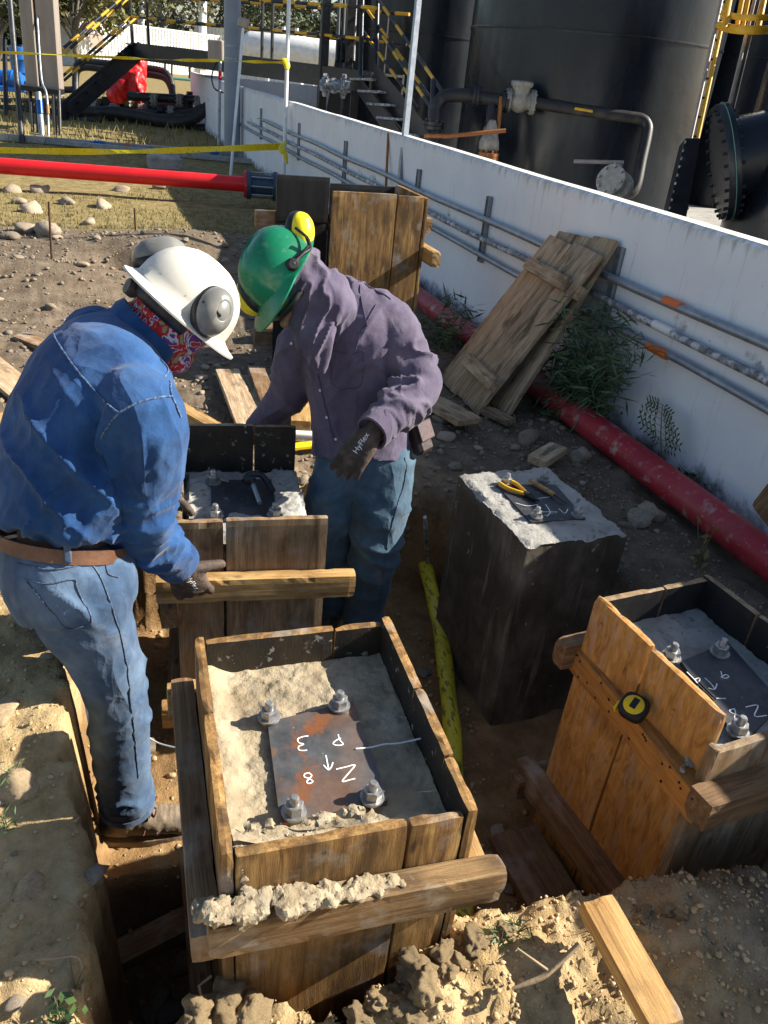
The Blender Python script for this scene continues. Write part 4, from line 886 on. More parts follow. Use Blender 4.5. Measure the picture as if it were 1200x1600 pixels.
def loft(mb, secs, side, n=22, k=4, e=2.2):
    """secs: (centre, half width along side, half depth)"""
    C = catmull([(*s[0], s[1], s[2]) for s in secs], k); m = len(C); P = [Vc(c[:3]) for c in C]; vs = []
    side = Vc(side)
    for i in range(m):
        T = (P[min(i + 1, m - 1)] - P[max(i - 1, 0)]).normalized(); a = (side - T * side.dot(T)); a = a.normalized() if a.length > .05 else T.orthogonal().normalized(); b = T.cross(a)
        for j in range(n):
            th = 2 * math.pi * j / n; c_, s_ = math.cos(th), math.sin(th)
            vs.append(P[i] + a * (math.copysign(abs(c_) ** (2 / e), c_) * C[i][3]) + b * (math.copysign(abs(s_) ** (2 / e), s_) * C[i][4]))
    fs = [(i * n + j, i * n + (j + 1) % n, (i + 1) * n + (j + 1) % n, (i + 1) * n + j) for i in range(m - 1) for j in range(n)] + [tuple(range(n))[::-1], tuple((m - 1) * n + j for j in range(n))]
    return mb.add(vs, fs)
def limb(mb, pts, rad, n=18, k=5):
    C = catmull([(*p, r) for p, r in zip(pts, rad)], k); return mb.tube([c[:3] for c in C], [c[3] for c in C], n)
def ball(mb, c, r, sq=(1, 1, 1), Mm=None):
    v, f = ico(3); v = v * np.array(sq) * r
    if Mm is not None: v = v @ np.array(Mm).T
    return mb.add((v + np.array(c)).tolist(), f)
def folds(v, n, zones):
    """zones: (a, b, radius, amplitude, wavelength, direction the folds repeat in, stretch)"""
    d = np.zeros(len(v))
    for i, (a, b, r, amp, wl, dr, stx) in enumerate(zones):
        a, b = np.array(a), np.array(b); ab = b - a; L = max(ab @ ab, 1e-9); t = np.clip(((v - a) @ ab) / L, 0, 1); q = v - a - t[:, None] * ab
        w = np.exp(-(np.linalg.norm(q, axis=1) / r) ** 2 * 1.2)
        dr = np.array(dr, float); dr /= np.linalg.norm(dr); u = v @ dr; rest = v - u[:, None] * dr
        warp = .35 * wl * fbm(v / wl * .45 + i * 5, 2)
        s = np.concatenate([((u + warp) / wl)[:, None], rest[:, :2] / (wl * stx)], 1)[:, :3]; s[:, 1] += rest[:, 2] / (wl * stx) * .7
        rg = ridge(s + i * 3.7); d += 1.75 * amp * w * (rg ** 3 * 2.0 - .5)
    return v + n * d[:, None]
def garment(name, mb, vox, zones, mat, parent, smooth=3, fine=.002):
    v, n, f = remesh(mb, vox, smooth); v = folds(v, n, zones); v = v + n * (fbm(v * 22, 3) * fine)[:, None]
    o = np_obj(name, v, f, mat, parent); tree = BVHTree.FromPolygons(v.tolist(), f.tolist()); return o, tree
def onto(tree, px, py, lift=0.):
    r = Vc(ray(px, py)); h, nn, _, _ = tree.ray_cast(Vc(CO), r)
    if h is None:
        h, nn, _, _ = tree.find_nearest(Vc(CO) + r * 2.2)
    if nn.dot(r) > 0: nn = -nn
    return h + nn * lift, nn
def snap(tree, pts, lift):
    out = []
    for p in pts:
        h, nn, _, _ = tree.find_nearest(p); d = p - h; out.append(h + (d.normalized() if d.length > 1e-5 else nn) * lift)
    return out
def seam(tree, pxs, mat, parent, r=.003, name='seam', lift=.0016):
    P = [onto(tree, *q)[0] for q in pxs]; P = [Vc(p) for p in catmull(P, 6)]; r *= .62
    Q = []
    for p in P:
        h, nn, _, _ = tree.find_nearest(p); 
        if nn.dot(h - Vc(CO)) > 0: nn = -nn
        Q.append(h + nn * lift)
    return MB().tube(Q, r, 6).build(name, mat, parent, 60)
def hand(parent, wrist, d, pn, thumb, curl, tcurl=.5, s=1., name='glove', mat=None, spread=.06, lens=None, tdir=None):
    """d: wrist to knuckles, pn: the way the palm faces, thumb: the side the thumb is on; curl per finger in radians per joint"""
    d = Vc(d).normalized(); pn = Vc(pn); pn = (pn - d * pn.dot(d)).normalized(); th = Vc(thumb); th = (th - d * th.dot(d) - pn * th.dot(pn)).normalized(); w = Vc(wrist); mb = MB()
    loft(mb, [(w - d * .05 * s, .030 * s, .026 * s), (w, .031 * s, .024 * s), (w + d * .035 * s, .042 * s, .020 * s), (w + d * .075 * s, .046 * s, .0185 * s), (w + d * .095 * s, .043 * s, .015 * s)], th, 16)
    ln = lens or [.072, .080, .074, .058]
    for i in range(4):
        off = (.033 - .022 * i) * s; p = w + d * .085 * s + th * off; a = curl[i] * .75; dr = (d + th * spread * (1.5 - i)).normalized(); pts = [p - d * .02 * s, p]; rad = [.0125 * s, .0125 * s]
        ang = a
        for j, fr in enumerate((.45, .31, .24)):
            q = dr * math.cos(ang) + pn * math.sin(ang); p = p + q * ln[i] * fr * s * 1.08; pts.append(p); rad.append((.0115, .0105, .0085)[j] * s); ang += curl[i]
        limb(mb, pts, rad, 10, 3)
    p = w + d * .025 * s + th * .030 * s; q1 = Vc(tdir).normalized() if tdir is not None else (th * .75 + d * .6 + pn * .25).normalized(); pts = [p - th * .01 * s, p]; rad = [.016 * s, .016 * s]
    for j, l in enumerate((.034, .027, .020)):
        q = q1 if tdir is not None else (q1 * math.cos(tcurl * j) + (d * .9 + pn * .3 - th * .25).normalized() * math.sin(tcurl * j)).normalized(); p = p + q * l * s; pts.append(p); rad.append((.0145, .0125, .010)[j] * s)
    limb(mb, pts, rad, 10, 3)
    v, n, f = remesh(mb, .0038, 2); v = v + n * (fbm(v * 70, 3) * .0012 + (ridge(v * 45) ** 4 - .2) * .0009)[:, None]
    return np_obj(name, v, f, mat or MT['glove'], parent)
def basis(U, F):
    U = Vc(U).normalized(); F = Vc(F); F = (F - U * F.dot(U)).normalized(); X = F.cross(U); m = Mx((X, F, U)); m.transpose(); return m
def helmet(parent, c, B, brim, mat, rx=.118, ry=.140, rz=.135, peak=0.):
    n = 48; rows = []; c = Vc(c)
    def prof(th, k):
        cs, sn = math.cos(th), math.sin(th)                 # th=90deg is the front (F)
        fr = max(0, sn); bw = brim * (1 + .25 * sn) + peak * max(0, (sn - .35) / .65) ** 1.2
        for (u, out, z) in k: pass
        return cs, sn, bw
    for i in range(9):
        ph = math.pi / 2 * (1 - i / 8.0) if i < 8 else 0.0; rows.append(('d', max(ph, 0.0)))
    V_ = []; lay = []
    for (_, ph) in rows:
        for j in range(n):
            th = 2 * math.pi * j / n; cs, sn = math.cos(th), math.sin(th); e = .8; r = math.cos(ph) ** e; z = rz * math.sin(ph) ** .9
            rid = 1 + .045 * math.exp(-(cs / .16) ** 2) * math.sin(ph) ** .6 + .02 * math.exp(-((abs(cs) - .42) / .1) ** 2) * math.sin(ph) ** .6
            V_.append(Vc((rx * r * cs, ry * r * sn, z * rid)))
        lay.append(0)
    for (f_, dz) in ((.25, -.006), (.6, -.012), (1., -.016), (1.0, -.021), (.55, -.017), (0, -.012)):
        for j in range(n):
            th = 2 * math.pi * j / n; cs, sn = math.cos(th), math.sin(th); bw = brim * (1 + .2 * sn) + peak * max(0, (sn - .3) / .7) ** .9
            inn = -.004 if f_ == 0 else 0; V_.append(Vc(((rx + inn + bw * f_) * cs, (ry + inn + bw * f_) * sn, dz - .05 * bw * f_ - (.35 * peak * f_ * max(0, sn) ** 3))))
    m = len(V_) // n; fs = [(i * n + j, i * n + (j + 1) % n, (i + 1) * n + (j + 1) % n, (i + 1) * n + j) for i in range(m - 1) for j in range(n)] + [tuple(range(n))]
    mb = MB(); mb.add([c + B @ v for v in V_], fs); return mb.build('helmet', mat, parent, 50)
def earmuff(parent, c, ax, up, r, mat, arm_to):
    B = basis(ax, up); Mm = Mx.Translation(Vc(c)) @ B.to_4x4() @ Mx.Diagonal((.84, 1.16, 1, 1))
    o = MB().lathe([(0, r * .74), (r * .36, r * .73), (r * .40, r * .70), (r * .44, r * .72), (r * .66, r * .62), (r * .86, r * .42), (r * .97, r * .16), (r, r * .04), (r * .98, -.004)], Mm, 24).build('ear_muff', mat, parent, 50)
    MB().lathe([(r * .98, -.002), (r * 1.06, -.008), (r * 1.06, -.022), (r * .9, -.032), (r * .4, -.030), (0, -.02)], Mm, 24).build('cushion', MT['dark'], o, 50)
    a = Vc(arm_to); p = Vc(c) + B @ Vc((0, 0, r * .8)); mid = (a + Vc(c)) / 2 + B @ Vc((0, 0, r * .9))
    MB().tube(catmull([Vc(c) + B @ Vc((-r * .78, 0, .01)), mid, a], 5), .0045, 7).build('muff_arm', MT['dark'], o, 60); return o
def boot(parent, ankle, toe_dir, zfloor, L=.29, s=1.):
    A = Vc(ankle); d = Vc(toe_dir); d.z = 0; d.normalize(); sd_ = Vc((d.y, -d.x, 0)); h = A.copy(); h.z = zfloor + .03; heel = h - d * .075; mb = MB()
    loft(mb, [(heel + Vc((0, 0, .035)), .032, .028), (heel + d * .03 + Vc((0, 0, .045)), .038, .042), (heel + d * .10 + Vc((0, 0, .048)), .040, .046), (heel + d * .17 + Vc((0, 0, .040)), .046, .038), (heel + d * .235 + Vc((0, 0, .030)), .045, .030), (heel + d * .275 + Vc((0, 0, .024)), .030, .022)], sd_, 18)
    loft(mb, [(h + Vc((0, 0, .02)) - d * .01, .040, .050), (h + Vc((0, 0, .07)) - d * .012, .042, .052), (h + Vc((0, 0, .13)) - d * .015, .045, .052)], sd_, 18)
    v, n, f = remesh(mb, .006, 3); v = folds(v, n, [(h + d * .06 + Vc((0, 0, .05)), h + d * .12 + Vc((0, 0, .03)), .06, .003, .016, d, 4)]); o = np_obj('boot', v, f, MT['boot'], parent)
    mb = MB(); rows = []; N_ = 26
    for (z, g) in ((-.032, .96), (-.03, 1.03), (-.012, 1.05), (.006, 1.02), (.008, .94)):
        for k in range(N_):
            a = 2 * math.pi * k / N_; x = math.cos(a); y = math.sin(a); wv = .047 + .008 * x; rows.append(heel + d * (.102 + x * .155 * g) * 1.0 + sd_ * (math.copysign(abs(y) ** .75, y) * wv * g) + Vc((0, 0, z)))
    mb.add(rows, [(i * N_ + k, i * N_ + (k + 1) % N_, (i + 1) * N_ + (k + 1) % N_, (i + 1) * N_ + k) for i in range(4) for k in range(N_)] + [tuple(range(N_)), tuple(4 * N_ + k for k in range(N_))]); mb.build('sole', MT['sole'], o, 40)
    ML = M('boot_lace', (.16, .07, .05), 60, rough=.8, bump=.3)
    top = h + d * .055 + Vc((0, 0, .085))
    for k in range(4):
        q = top + d * .026 * k - Vc((0, 0, .016 * k)); MB().tube(catmull([q - sd_ * .030 - Vc((0, 0, .012)), q + Vc((0, 0, .006)) + d * .004, q + sd_ * .030 - Vc((0, 0, .012))], 4), .0032, 6).build('lace', ML, o)
    q = top + Vc((0, 0, .012)) + d * .01
    for sg in (-1, 1): MB().tube(catmull([q, q + sd_ * .02 * sg + d * .02 + Vc((0, 0, .016)), q + sd_ * .034 * sg + d * .012 - Vc((0, 0, .004)), q + sd_ * .01 + d * .005, q + sd_ * (.05) + d * .02 * sg - Vc((0, 0, .06))], 4), .003, 6).build('lace', ML, o)
    return o

def hand_text(parent, pos, xd, nd, size, txt='HyFlex'):
    cu = bpy.data.curves.new('glove_print', 'FONT'); cu.body = txt; cu.size = size; cu.extrude = .0004; cu.align_x = 'CENTER'; o = bpy.data.objects.new('glove_print', cu); COL.objects.link(o)
    dg = bpy.context.evaluated_depsgraph_get(); me = bpy.data.meshes.new_from_object(o.evaluated_get(dg)); bpy.data.objects.remove(o)
    xd = Vc(xd).normalized(); nd = Vc(nd); nd = (nd - xd * nd.dot(xd)).normalized(); y = nd.cross(xd)
    ev = [v.co.copy() for v in parent.data.vertices]; mw = WMX[parent.name]; tree = BVHTree.FromPolygons([mw @ v for v in ev], [tuple(p.vertices) for p in parent.data.polygons])
    for v in me.vertices:
        p = Vc(pos) + xd * v.co.x + y * v.co.y + nd * .05; h, n_, _, _ = tree.ray_cast(p, -nd)
        v.co = (h + nd * (.0009 + v.co.z)) if h is not None else p - nd * .05
    me.materials.clear(); me.materials.append(MT['chalk']); o = bpy.data.objects.new('glove_print', me); place(o, Mx.Identity(4), parent)

# ======================= worker in blue denim
A = thing('person', 'worker in blue denim shirt and white helmet bending to hold a timber', 'person', (-.03, 1.75, -.5))
F = Vc((.9, .44, 0)).normalized(); RV = Vc((F.y, -F.x, 0)); Z = Vc((0, 0, 1))
pv = WD(100, 872, 1.98)
Rsh, Lsh = WD(226, 652, 1.82), WD(148, 528, 2.12)
Rel, Rwr = WD(222, 828, 2.0), Vc((.156, 1.950, .300))
Lel, Lwr = WD(196, 700, 2.36), WD(256, 770, 2.48)
Rhip, Lhip = pv + RV * .088 - Z * .05, pv - RV * .088 - Z * .05
Rkn, Ran = WD(180, 1078, 2.13), Vc((-.050, 1.70, -.40)); Lkn, Lan = Vc((-.16, 1.99, .02)), Vc((-.15, 2.0, -.41))
nk = WD(212, 520, 2.02); hc = WD(272, 497, 2.03)
HB = basis(CV(.66, -.72, -.10), CV(.55, .46, .70))
mb = MB()
loft(mb, [(pv - Z * .06, .13, .10), (WD(104, 800, 1.97), .12, .11), (WD(140, 680, 1.96), .14, .12), (WD(176, 580, 1.97), .15, .11), (nk, .06, .065)], RV)
limb(mb, [nk - Vc(CV(.3, -.5, 0)) * .03, nk, hc], [.06, .055, .06]); ball(mb, hc, .088, (.88, 1.06, 1.12), HB); ball(mb, hc + HB @ Vc((0, .095, -.01)), .016); ball(mb, hc + HB @ Vc((0, .055, -.075)), .045)
for (a, b, c) in ((Rsh, Rel, Rwr), (Lsh, Lel, Lwr)): limb(mb, [a, b, c], [.055, .042, .03])
for (a, b, c) in ((Rhip, Rkn, Ran), (Lhip, Lkn, Lan)): limb(mb, [a, b, c], [.085, .058, .04])
v, n, f = remesh(mb, .012, 3); np_obj('body', v, f, MT['skin'], A)
# shirt
mb = MB()
loft(mb, [(WD(101, 830, 1.972), .155, .142), (WD(103, 816, 1.97), .175, .160), (WD(108, 785, 1.96), .183, .170), (WD(126, 710, 1.95), .190, .176), (WD(150, 625, 1.955), .200, .170), (WD(178, 560, 1.985), .175, .135), (WD(200, 528, 2.005), .105, .09), (WD(210, 520, 2.01), .075, .07)], RV, 28)
UA = (Rel - Rsh)
limb(mb, [WD(185, 610, 1.90), Rsh, Rsh + UA * .5, Rel, Rel + (Rwr - Rel) * .45, Rwr - (Rwr - Rel) * .20], [.085, .098, .090, .078, .066, .054])
limb(mb, [WD(170, 570, 2.02), Lsh, (Lsh + Lel) / 2, Lel, Lwr], [.085, .088, .08, .07, .05])
fa = (Rwr - Rel).normalized()
shirt, bv = garment('shirt', mb, .0075, [
    (Rel - UA * .18, Rel + fa * .06, .11, .010, .036, UA.normalized() + fa * .4, 3.5), (Rsh + UA * .25, Rel, .10, .006, .055, CV(.75, .65, 0), 4),
    (WD(120, 835, 1.83), WD(20, 830, 1.9), .10, .009, .05, CV(.8, .6, 0), 3.2), (WD(100, 760, 1.80), WD(60, 700, 1.85), .16, .007, .085, CV(.8, -.6, .2), 4),
    (WD(168, 700, 1.78), WD(150, 790, 1.8), .09, .011, .045, CV(.95, .25, 0), 4.5), (WD(130, 600, 1.83), WD(80, 560, 1.9), .12, .004, .07, CV(.7, .7, 0), 3), (WD(170, 690, 1.78), WD(40, 820, 1.86), .08, .008, .05, CV(.7, .72, 0), 6), (WD(120, 640, 1.8), WD(25, 740, 1.88), .08, .006, .06, CV(.75, .66, 0), 6),
    (Rwr - fa * .09, Rwr, .08, .006, .024, fa, 3)], MT['denim'], A)
sw = dict(mat=MT['seam'], parent=shirt)
seam(bv, [(84, 522), (105, 558), (140, 602), (165, 628), (186, 645)], r=.0042, **sw); seam(bv, [(186, 645), (215, 630), (245, 622), (268, 620)], r=.0042, **sw)
seam(bv, [(186, 645), (172, 662), (160, 680), (151, 704)], r=.0042, **sw); seam(bv, [(268, 620), (266, 600), (262, 580), (250, 562)], r=.0035, **sw)
seam(bv, [(282, 652), (275, 635), (268, 620)], r=.0035, **sw)
# collar and cuff
cl = MB(); rows = []
for (dr_, up_, g) in ((.092, -.012, 1), (.100, .012, 1), (.096, .036, 1), (.090, .036, 1), (.086, .0, 1)):
    for k in range(24):
        a = 2 * math.pi * k / 24; ct_ = WD(214, 526, 2.005); nx_ = (hc - WD(185, 560, 1.99)).normalized(); BB = basis(nx_, F); rows.append(ct_ + BB @ Vc((math.cos(a) * dr_ * 1.02, math.sin(a) * dr_ * .95, up_ - .004 + .010 * math.sin(a * 2 + 1))))
cl.add(rows, [(i * 24 + k, i * 24 + (k + 1) % 24, (i + 1) * 24 + (k + 1) % 24, (i + 1) * 24 + k) for i in range(4) for k in range(24)]); cl.build('collar', MT['denim'], shirt, 60)
cl = MB(); q0 = Rwr - fa * .088; BB = basis(fa, Z); rows = []
for (r_, u_) in ((.050, -.004), (.060, .0), (.061, .03), (.060, .062), (.052, .064), (.046, .04)):
    for k in range(24): a = 2 * math.pi * k / 24; rows.append(q0 + BB @ Vc((math.cos(a) * r_ * (1 + .05 * math.sin(3 * a)), math.sin(a) * r_ * 1.08, u_)))
cl.add(rows, [(i * 24 + k, i * 24 + (k + 1) % 24, (i + 1) * 24 + (k + 1) % 24, (i + 1) * 24 + k) for i in range(5) for k in range(24)]); cl.build('cuff', MT['denim'], shirt, 60)
# jeans
mb = MB()
loft(mb, [(WD(102, 850, 1.977), .156, .143), (WD(102, 872, 1.98), .166, .152), (WD(110, 905, 1.985), .170, .158), (WD(122, 950, 2.0), .150, .140)], RV, 28)
hem = Ran + Z * .035
limb(mb, [Rhip + Z * .02, Rhip - Z * .08, (Rhip + Rkn) / 2, Rkn, (Rkn + Ran) / 2, hem + Z * .05, hem], [.118, .116, .100, .084, .080, .078, .078], 22)
limb(mb, [Lhip, (Lhip + Lkn) / 2, Lkn, (Lkn + Lan) / 2, Lan + Z * .04], [.11, .095, .08, .075, .072], 22)
dn = (Ran - Rhip).normalized()
jeans, bj = garment('jeans', mb, .0075, [(Rkn - dn * .1, Rkn + dn * .12, .11, .005, .07, dn + F * .7 + RV * .3, 4), (Ran + Z * .03, Ran + Z * .15, .09, .008, .034, Z, 4), (Rhip, Rkn, .13, .005, .08, CV(.6, .8, 0), 4), (WD(175, 880, 1.9), WD(150, 930, 1.86), .09, .008, .04, CV(.7, -.7, 0), 4)], MT['jeanA'], A)
sj = dict(mat=MT['seamj'], parent=jeans)
seam(bj, [(142, 880), (158, 905), (178, 960), (192, 1010), (200, 1060), (206, 1110), (212, 1160), (216, 1215)], r=.0024, **sj)
for P_ in ([(40, 905), (75, 912), (115, 905), (120, 918), (132, 945), (143, 972), (125, 980), (105, 982), (85, 960), (60, 930), (40, 905)], [(28, 880), (80, 890), (142, 880)], [(162, 868), (168, 895), (185, 902)]): seam(bj, P_, r=.0022, name='pocket_seam', **sj)
bp = []
for k in range(29):
    a = 2 * math.pi * k / 28; C0 = WD(102, 850, 1.978); T_ = (WD(108, 790, 1.96) - WD(101, 858, 1.975)).normalized(); a_ = (RV - T_ * RV.dot(T_)).normalized(); d0 = a_ * math.cos(a) * .172 + T_.cross(a_) * math.sin(a) * .158; bp.append(C0 + d0)
rows = []; upv = (WD(108, 790, 1.96) - WD(101, 858, 1.975)).normalized()
for (g, u_) in ((.985, -.017), (1.03, -.017), (1.03, .017), (.985, .017)):
    for k in range(28): C0 = WD(101, 846, 1.978); rows.append(C0 + (bp[k] - WD(102, 850, 1.978)) * g + upv * u_)
mb = MB(); mb.add(rows, [(i * 28 + k, i * 28 + (k + 1) % 28, ((i + 1) % 4) * 28 + (k + 1) % 28, ((i + 1) % 4) * 28 + k) for i in range(4) for k in range(28)]); belt = mb.build('belt', MT['leather'], A, 50)
hb, hn = onto(BVHTree.FromPolygons(rows, mb.f), 106, 862, .003); MB().box(hb, (.016, .008, .055), frame(hn.cross(Z), hn.cross(hn.cross(Z))), .002).build('belt_loop', MT['jeanA'], jeans)
MB().tube([hem - Z * .006, hem + Z * .012], .081, 22).build('hem', MT['jeanA'], jeans, 50)
boot(A, Ran, (.24, -.03, 0), -.515); boot(A, Lan, (.24, .02, 0), -.515)
# bandana over head and neck
mb = MB(); ball(mb, hc, .100, (.90, 1.05, 1.08), HB); limb(mb, [WD(210, 522, 2.02), WD(240, 515, 2.02), hc - HB @ Vc((0, 0, .02))], [.072, .078, .09]); ball(mb, hc + HB @ Vc((0, .06, -.075)), .055)
bd, bb = garment('bandana', mb, .006, [(WD(215, 520, 1.95), WD(290, 560, 1.95), .12, .006, .03, CV(.5, -.8, 0), 4)], MT['bandana'], A, 4)
hpos = WD(286, 478, 2.02); hel = helmet(A, hpos, HB, .036, MT['hatw'], .125, .140, .138)
# ratchet band at the nape and ear muffs
MB().tube(catmull([hpos + HB @ Vc((math.cos(a) * .112, math.sin(a) * .118, -.030)) for a in np.linspace(math.pi * 1.02, math.pi * 1.98, 8)], 4), .016, 8, flat=1.5).build('nape_band', MT['dark'], hel, 60)
MB().lathe([(0, .02), (.020, .018), (.024, 0), (.02, -.01)], zmat(hpos + HB @ Vc((0, -.125, -.045)), HB @ Vc((0, -1, -.2))), 16).build('ratchet_knob', MT['dark'], hel, 50)
earmuff(A, WD(334, 487, 1.93), CV(.72, .12, -.62), CV(.5, -.8, 0), .056, MT['muffg'], hpos + HB @ Vc((.13, .0, .01)))
earmuff(A, WD(252, 400, 2.04), CV(-.15, -.95, -.18), CV(.9, -.2, .2), .062, MT['muffg'], hpos + HB @ Vc((-.12, .0, .02)))
# gloves: the right hand grips the loose timber
ldir = (LB1 - LB0).normalized()
gA = hand(A, Rwr - fa * .006, Vc((.30, .10, -.95)), Vc((0, .97, .1)), Vc((.95, 0, .3)), [.55, .75, .8, .85], .12, 1.22, tdir=(.86, .42, -.22))
hand_text(gA, Rwr + Vc((.022, -.022, -.055)), Vc((.45, .05, -.9)), Vc((.1, -.95, .2)), .021)
hand(A, Lwr, (Lwr - Lel), Vc((.2, -.3, -.9)), Vc((.3, -.9, .1)), [.5, .5, .5, .5], .3, 1.02)

# ======================= worker in purple shirt
B_ = thing('person', 'worker in faded purple shirt and green helmet stooping over the form', 'person', (.88, 2.55, -.5))
F = CV(-.42, 0, -.9); F.z = 0; F.normalize(); RV = Vc((F.y, -F.x, 0))
Lsh, Rsh = WD(598, 500, 2.66), WD(468, 548, 2.76)
Lel, Lwr = WD(658, 602, 2.64), WD(584, 674, 2.49); Rel, Rwr = WD(448, 618, 2.90), WD(400, 672, 3.02)
Lhip, Rhip = WD(600, 715, 2.86), WD(545, 712, 2.90); Lkn, Lan = WD(590, 835, 2.93), WD(565, 975, 3.22); Rkn, Ran = WD(512, 800, 2.92), WD(515, 955, 3.30)
Lan.z = Ran.z = -.40
nk = WD(508, 462, 2.60); hc = WD(458, 446, 2.50); HB = basis(CV(-.74, -.50, -.44), CV(-.42, .86, -.25))
mb = MB()
loft(mb, [(WD(572, 720, 2.88), .12, .09), (WD(565, 650, 2.84), .12, .10), (WD(548, 560, 2.74), .14, .11), (WD(530, 500, 2.68), .15, .10), (nk, .06, .06)], RV)
limb(mb, [WD(525, 480, 2.64), nk, hc], [.06, .055, .06]); ball(mb, hc, .090, (.86, 1.04, 1.12), HB); ball(mb, hc + HB @ Vc((0, .098, -.015)), .017); ball(mb, hc + HB @ Vc((0, .05, -.085)), .046)
for (a, b, c) in ((Rsh, Rel, Rwr), (Lsh, Lel, Lwr)): limb(mb, [a, b, c], [.055, .042, .03])
for (a, b, c) in ((Rhip, Rkn, Ran), (Lhip, Lkn, Lan)): limb(mb, [a, b, c], [.085, .058, .04])
v, n, f = remesh(mb, .011, 3); np_obj('body', v, f, MT['skin'], B_)
mb = MB()
loft(mb, [(WD(562, 716, 2.87), .185, .150), (WD(563, 690, 2.86), .182, .148), (WD(560, 640, 2.82), .178, .148), (WD(552, 580, 2.76), .185, .150), (WD(545, 525, 2.70), .190, .142), (WD(532, 485, 2.665), .155, .115), (WD(516, 460, 2.62), .09, .085)], RV, 28)
UA = Lel - Lsh; fa = (Lwr - Lel).normalized()
limb(mb, [WD(560, 495, 2.68), Lsh, Lsh + UA * .5, Lel, (Lel + Lwr) / 2, Lwr - fa * .01], [.085, .090, .083, .075, .066, .052])
limb(mb, [WD(490, 530, 2.72), Rsh, (Rsh + Rel) / 2, Rel, Rwr], [.08, .085, .078, .068, .052])
shirt, bv = garment('shirt', mb, .0075, [(Lel - UA * .25, Lel + fa * .10, .11, .011, .040, UA.normalized() + fa * .5, 3.2), (WD(610, 560, 2.6), WD(640, 520, 2.6), .10, .007, .05, CV(.6, .75, 0), 4),
    (WD(570, 620, 2.65), WD(540, 540, 2.6), .16, .006, .07, CV(.75, .6, 0), 4), (WD(530, 700, 2.7), WD(620, 690, 2.7), .10, .007, .05, CV(.9, -.3, 0), 4), (Lwr - fa * .1, Lwr, .08, .006, .026, fa, 3), (Rel, Rsh, .1, .008, .05, CV(.3, .9, 0), 4), (WD(600, 470, 2.62), WD(560, 450, 2.62), .08, .004, .04, CV(.5, .8, 0), 4)], MT['purple'], B_)
sp_ = dict(mat=MT['seamp'], parent=shirt)
seam(bv, [(588, 476), (575, 500), (562, 525), (556, 545)], r=.003, **sp_); seam(bv, [(538, 425), (560, 440), (588, 455), (610, 468)], r=.003, **sp_)
seam(bv, [(492, 560), (498, 590), (505, 620), (514, 655), (524, 690)], r=.004, name='placket', **sp_)
for P_ in ([(515, 545), (540, 552), (568, 548)], [(515, 545), (518, 580), (522, 602), (545, 607), (565, 598), (568, 548)]): seam(bv, P_, r=.0022, name='pocket_seam', **sp_)
for q in ((501, 610), (511, 652), (525, 686), (470, 520), (456, 537), (490, 540), (590, 688)):
    h, nn = onto(bv, *q, .002); MB().lathe([(0, .003), (.004, .003), (.0052, .0015), (.0052, -.001)], zmat(h, nn), 12).build('button', MT['white'], shirt, 50)
cl = MB(); q0 = Lwr - fa * .05; BB = basis(fa, Z); rows = []
for (r_, u_) in ((.050, -.004), (.058, .0), (.059, .03), (.057, .060), (.050, .062), (.045, .04)):
    for k in range(24): a = 2 * math.pi * k / 24; rows.append(q0 + BB @ Vc((math.cos(a) * r_ * (1 + .04 * math.sin(3 * a)), math.sin(a) * r_ * 1.1, u_)))
cl.add(rows, [(i * 24 + k, i * 24 + (k + 1) % 24, (i + 1) * 24 + (k + 1) % 24, (i + 1) * 24 + k) for i in range(5) for k in range(24)]); cl.build('cuff', MT['purple'], shirt, 60)
# hood
mb = MB()
ball(mb, hc + HB @ Vc((0, -.022, -.005)), .108, (.90, 1.0, 1.12), HB); limb(mb, [hc, WD(490, 462, 2.53), WD(512, 485, 2.58), WD(530, 520, 2.62)], [.10, .100, .105, .07])
loft(mb, [(WD(482, 480, 2.50), .07, .05), (WD(490, 530, 2.50), .062, .03), (WD(498, 560, 2.53), .035, .02), (WD(503, 582, 2.56), .006, .008)], CV(1, 0, 0), 16)
hood, bh = garment('hood', mb, .006, [(WD(500, 420, 2.5), WD(510, 540, 2.5), .12, .007, .028, CV(.9, .35, 0), 5)], MT['purple'], B_, 3)
# opening of the hood: face disc in front of the hood ball
fc = MB(); ball(fc, hc + HB @ Vc((.012, .052, -.045)), .070, (.78, .85, 1.0), HB); ball(fc, hc + HB @ Vc((0.01, .118, -.04)), .016); v, n, f = remesh(fc, .005, 3); np_obj('face', v, f, MT['skin'], B_)
gl = MB(); pts = [hc + HB @ Vc((math.sin(a) * .082, .035 + math.cos(a) * .082, -.012)) for a in np.linspace(-1.7, 1.7, 14)]; gl.tube(pts, .010, 8, flat=1.3); gl.build('safety_glasses', MT['dark'], B_, 60)
hpos = WD(440, 424, 2.45); hel = helmet(B_, hpos, HB, .010, MT['hatg'], .116, .134, .128, .055)
earmuff(B_, WD(470, 362, 2.42), CV(.85, .05, -.5), CV(-.1, -.95, 0), .052, MT['muffy'], hpos + HB @ Vc((-.118, .0, .012)))
earmuff(B_, WD(390, 466, 2.48), CV(-.72, .45, .5), CV(-.4, -.8, 0), .052, MT['muffy'], hpos + HB @ Vc((.115, .01, .015)))
for q in ((458, 418), (470, 405)):
    pass
bq = BVHTree.FromPolygons([hel.matrix_basis @ v_.co for v_ in hel.data.vertices], [tuple(p.vertices) for p in hel.data.polygons])
h, nn = onto(bq, 456, 414, .003); MB().lathe([(0, .016), (.014, .016), (.019, .010), (.020, 0)], zmat(h, nn), 16).build('muff_bracket', MT['dark'], hel, 50)
MB().tube(catmull([h + nn * .012, onto(bq, 472, 402, .014)[0], WD(484, 388, 2.36), WD(479, 370, 2.34)], 5), .006, 7).build('muff_arm', MT['dark'], hel, 60)
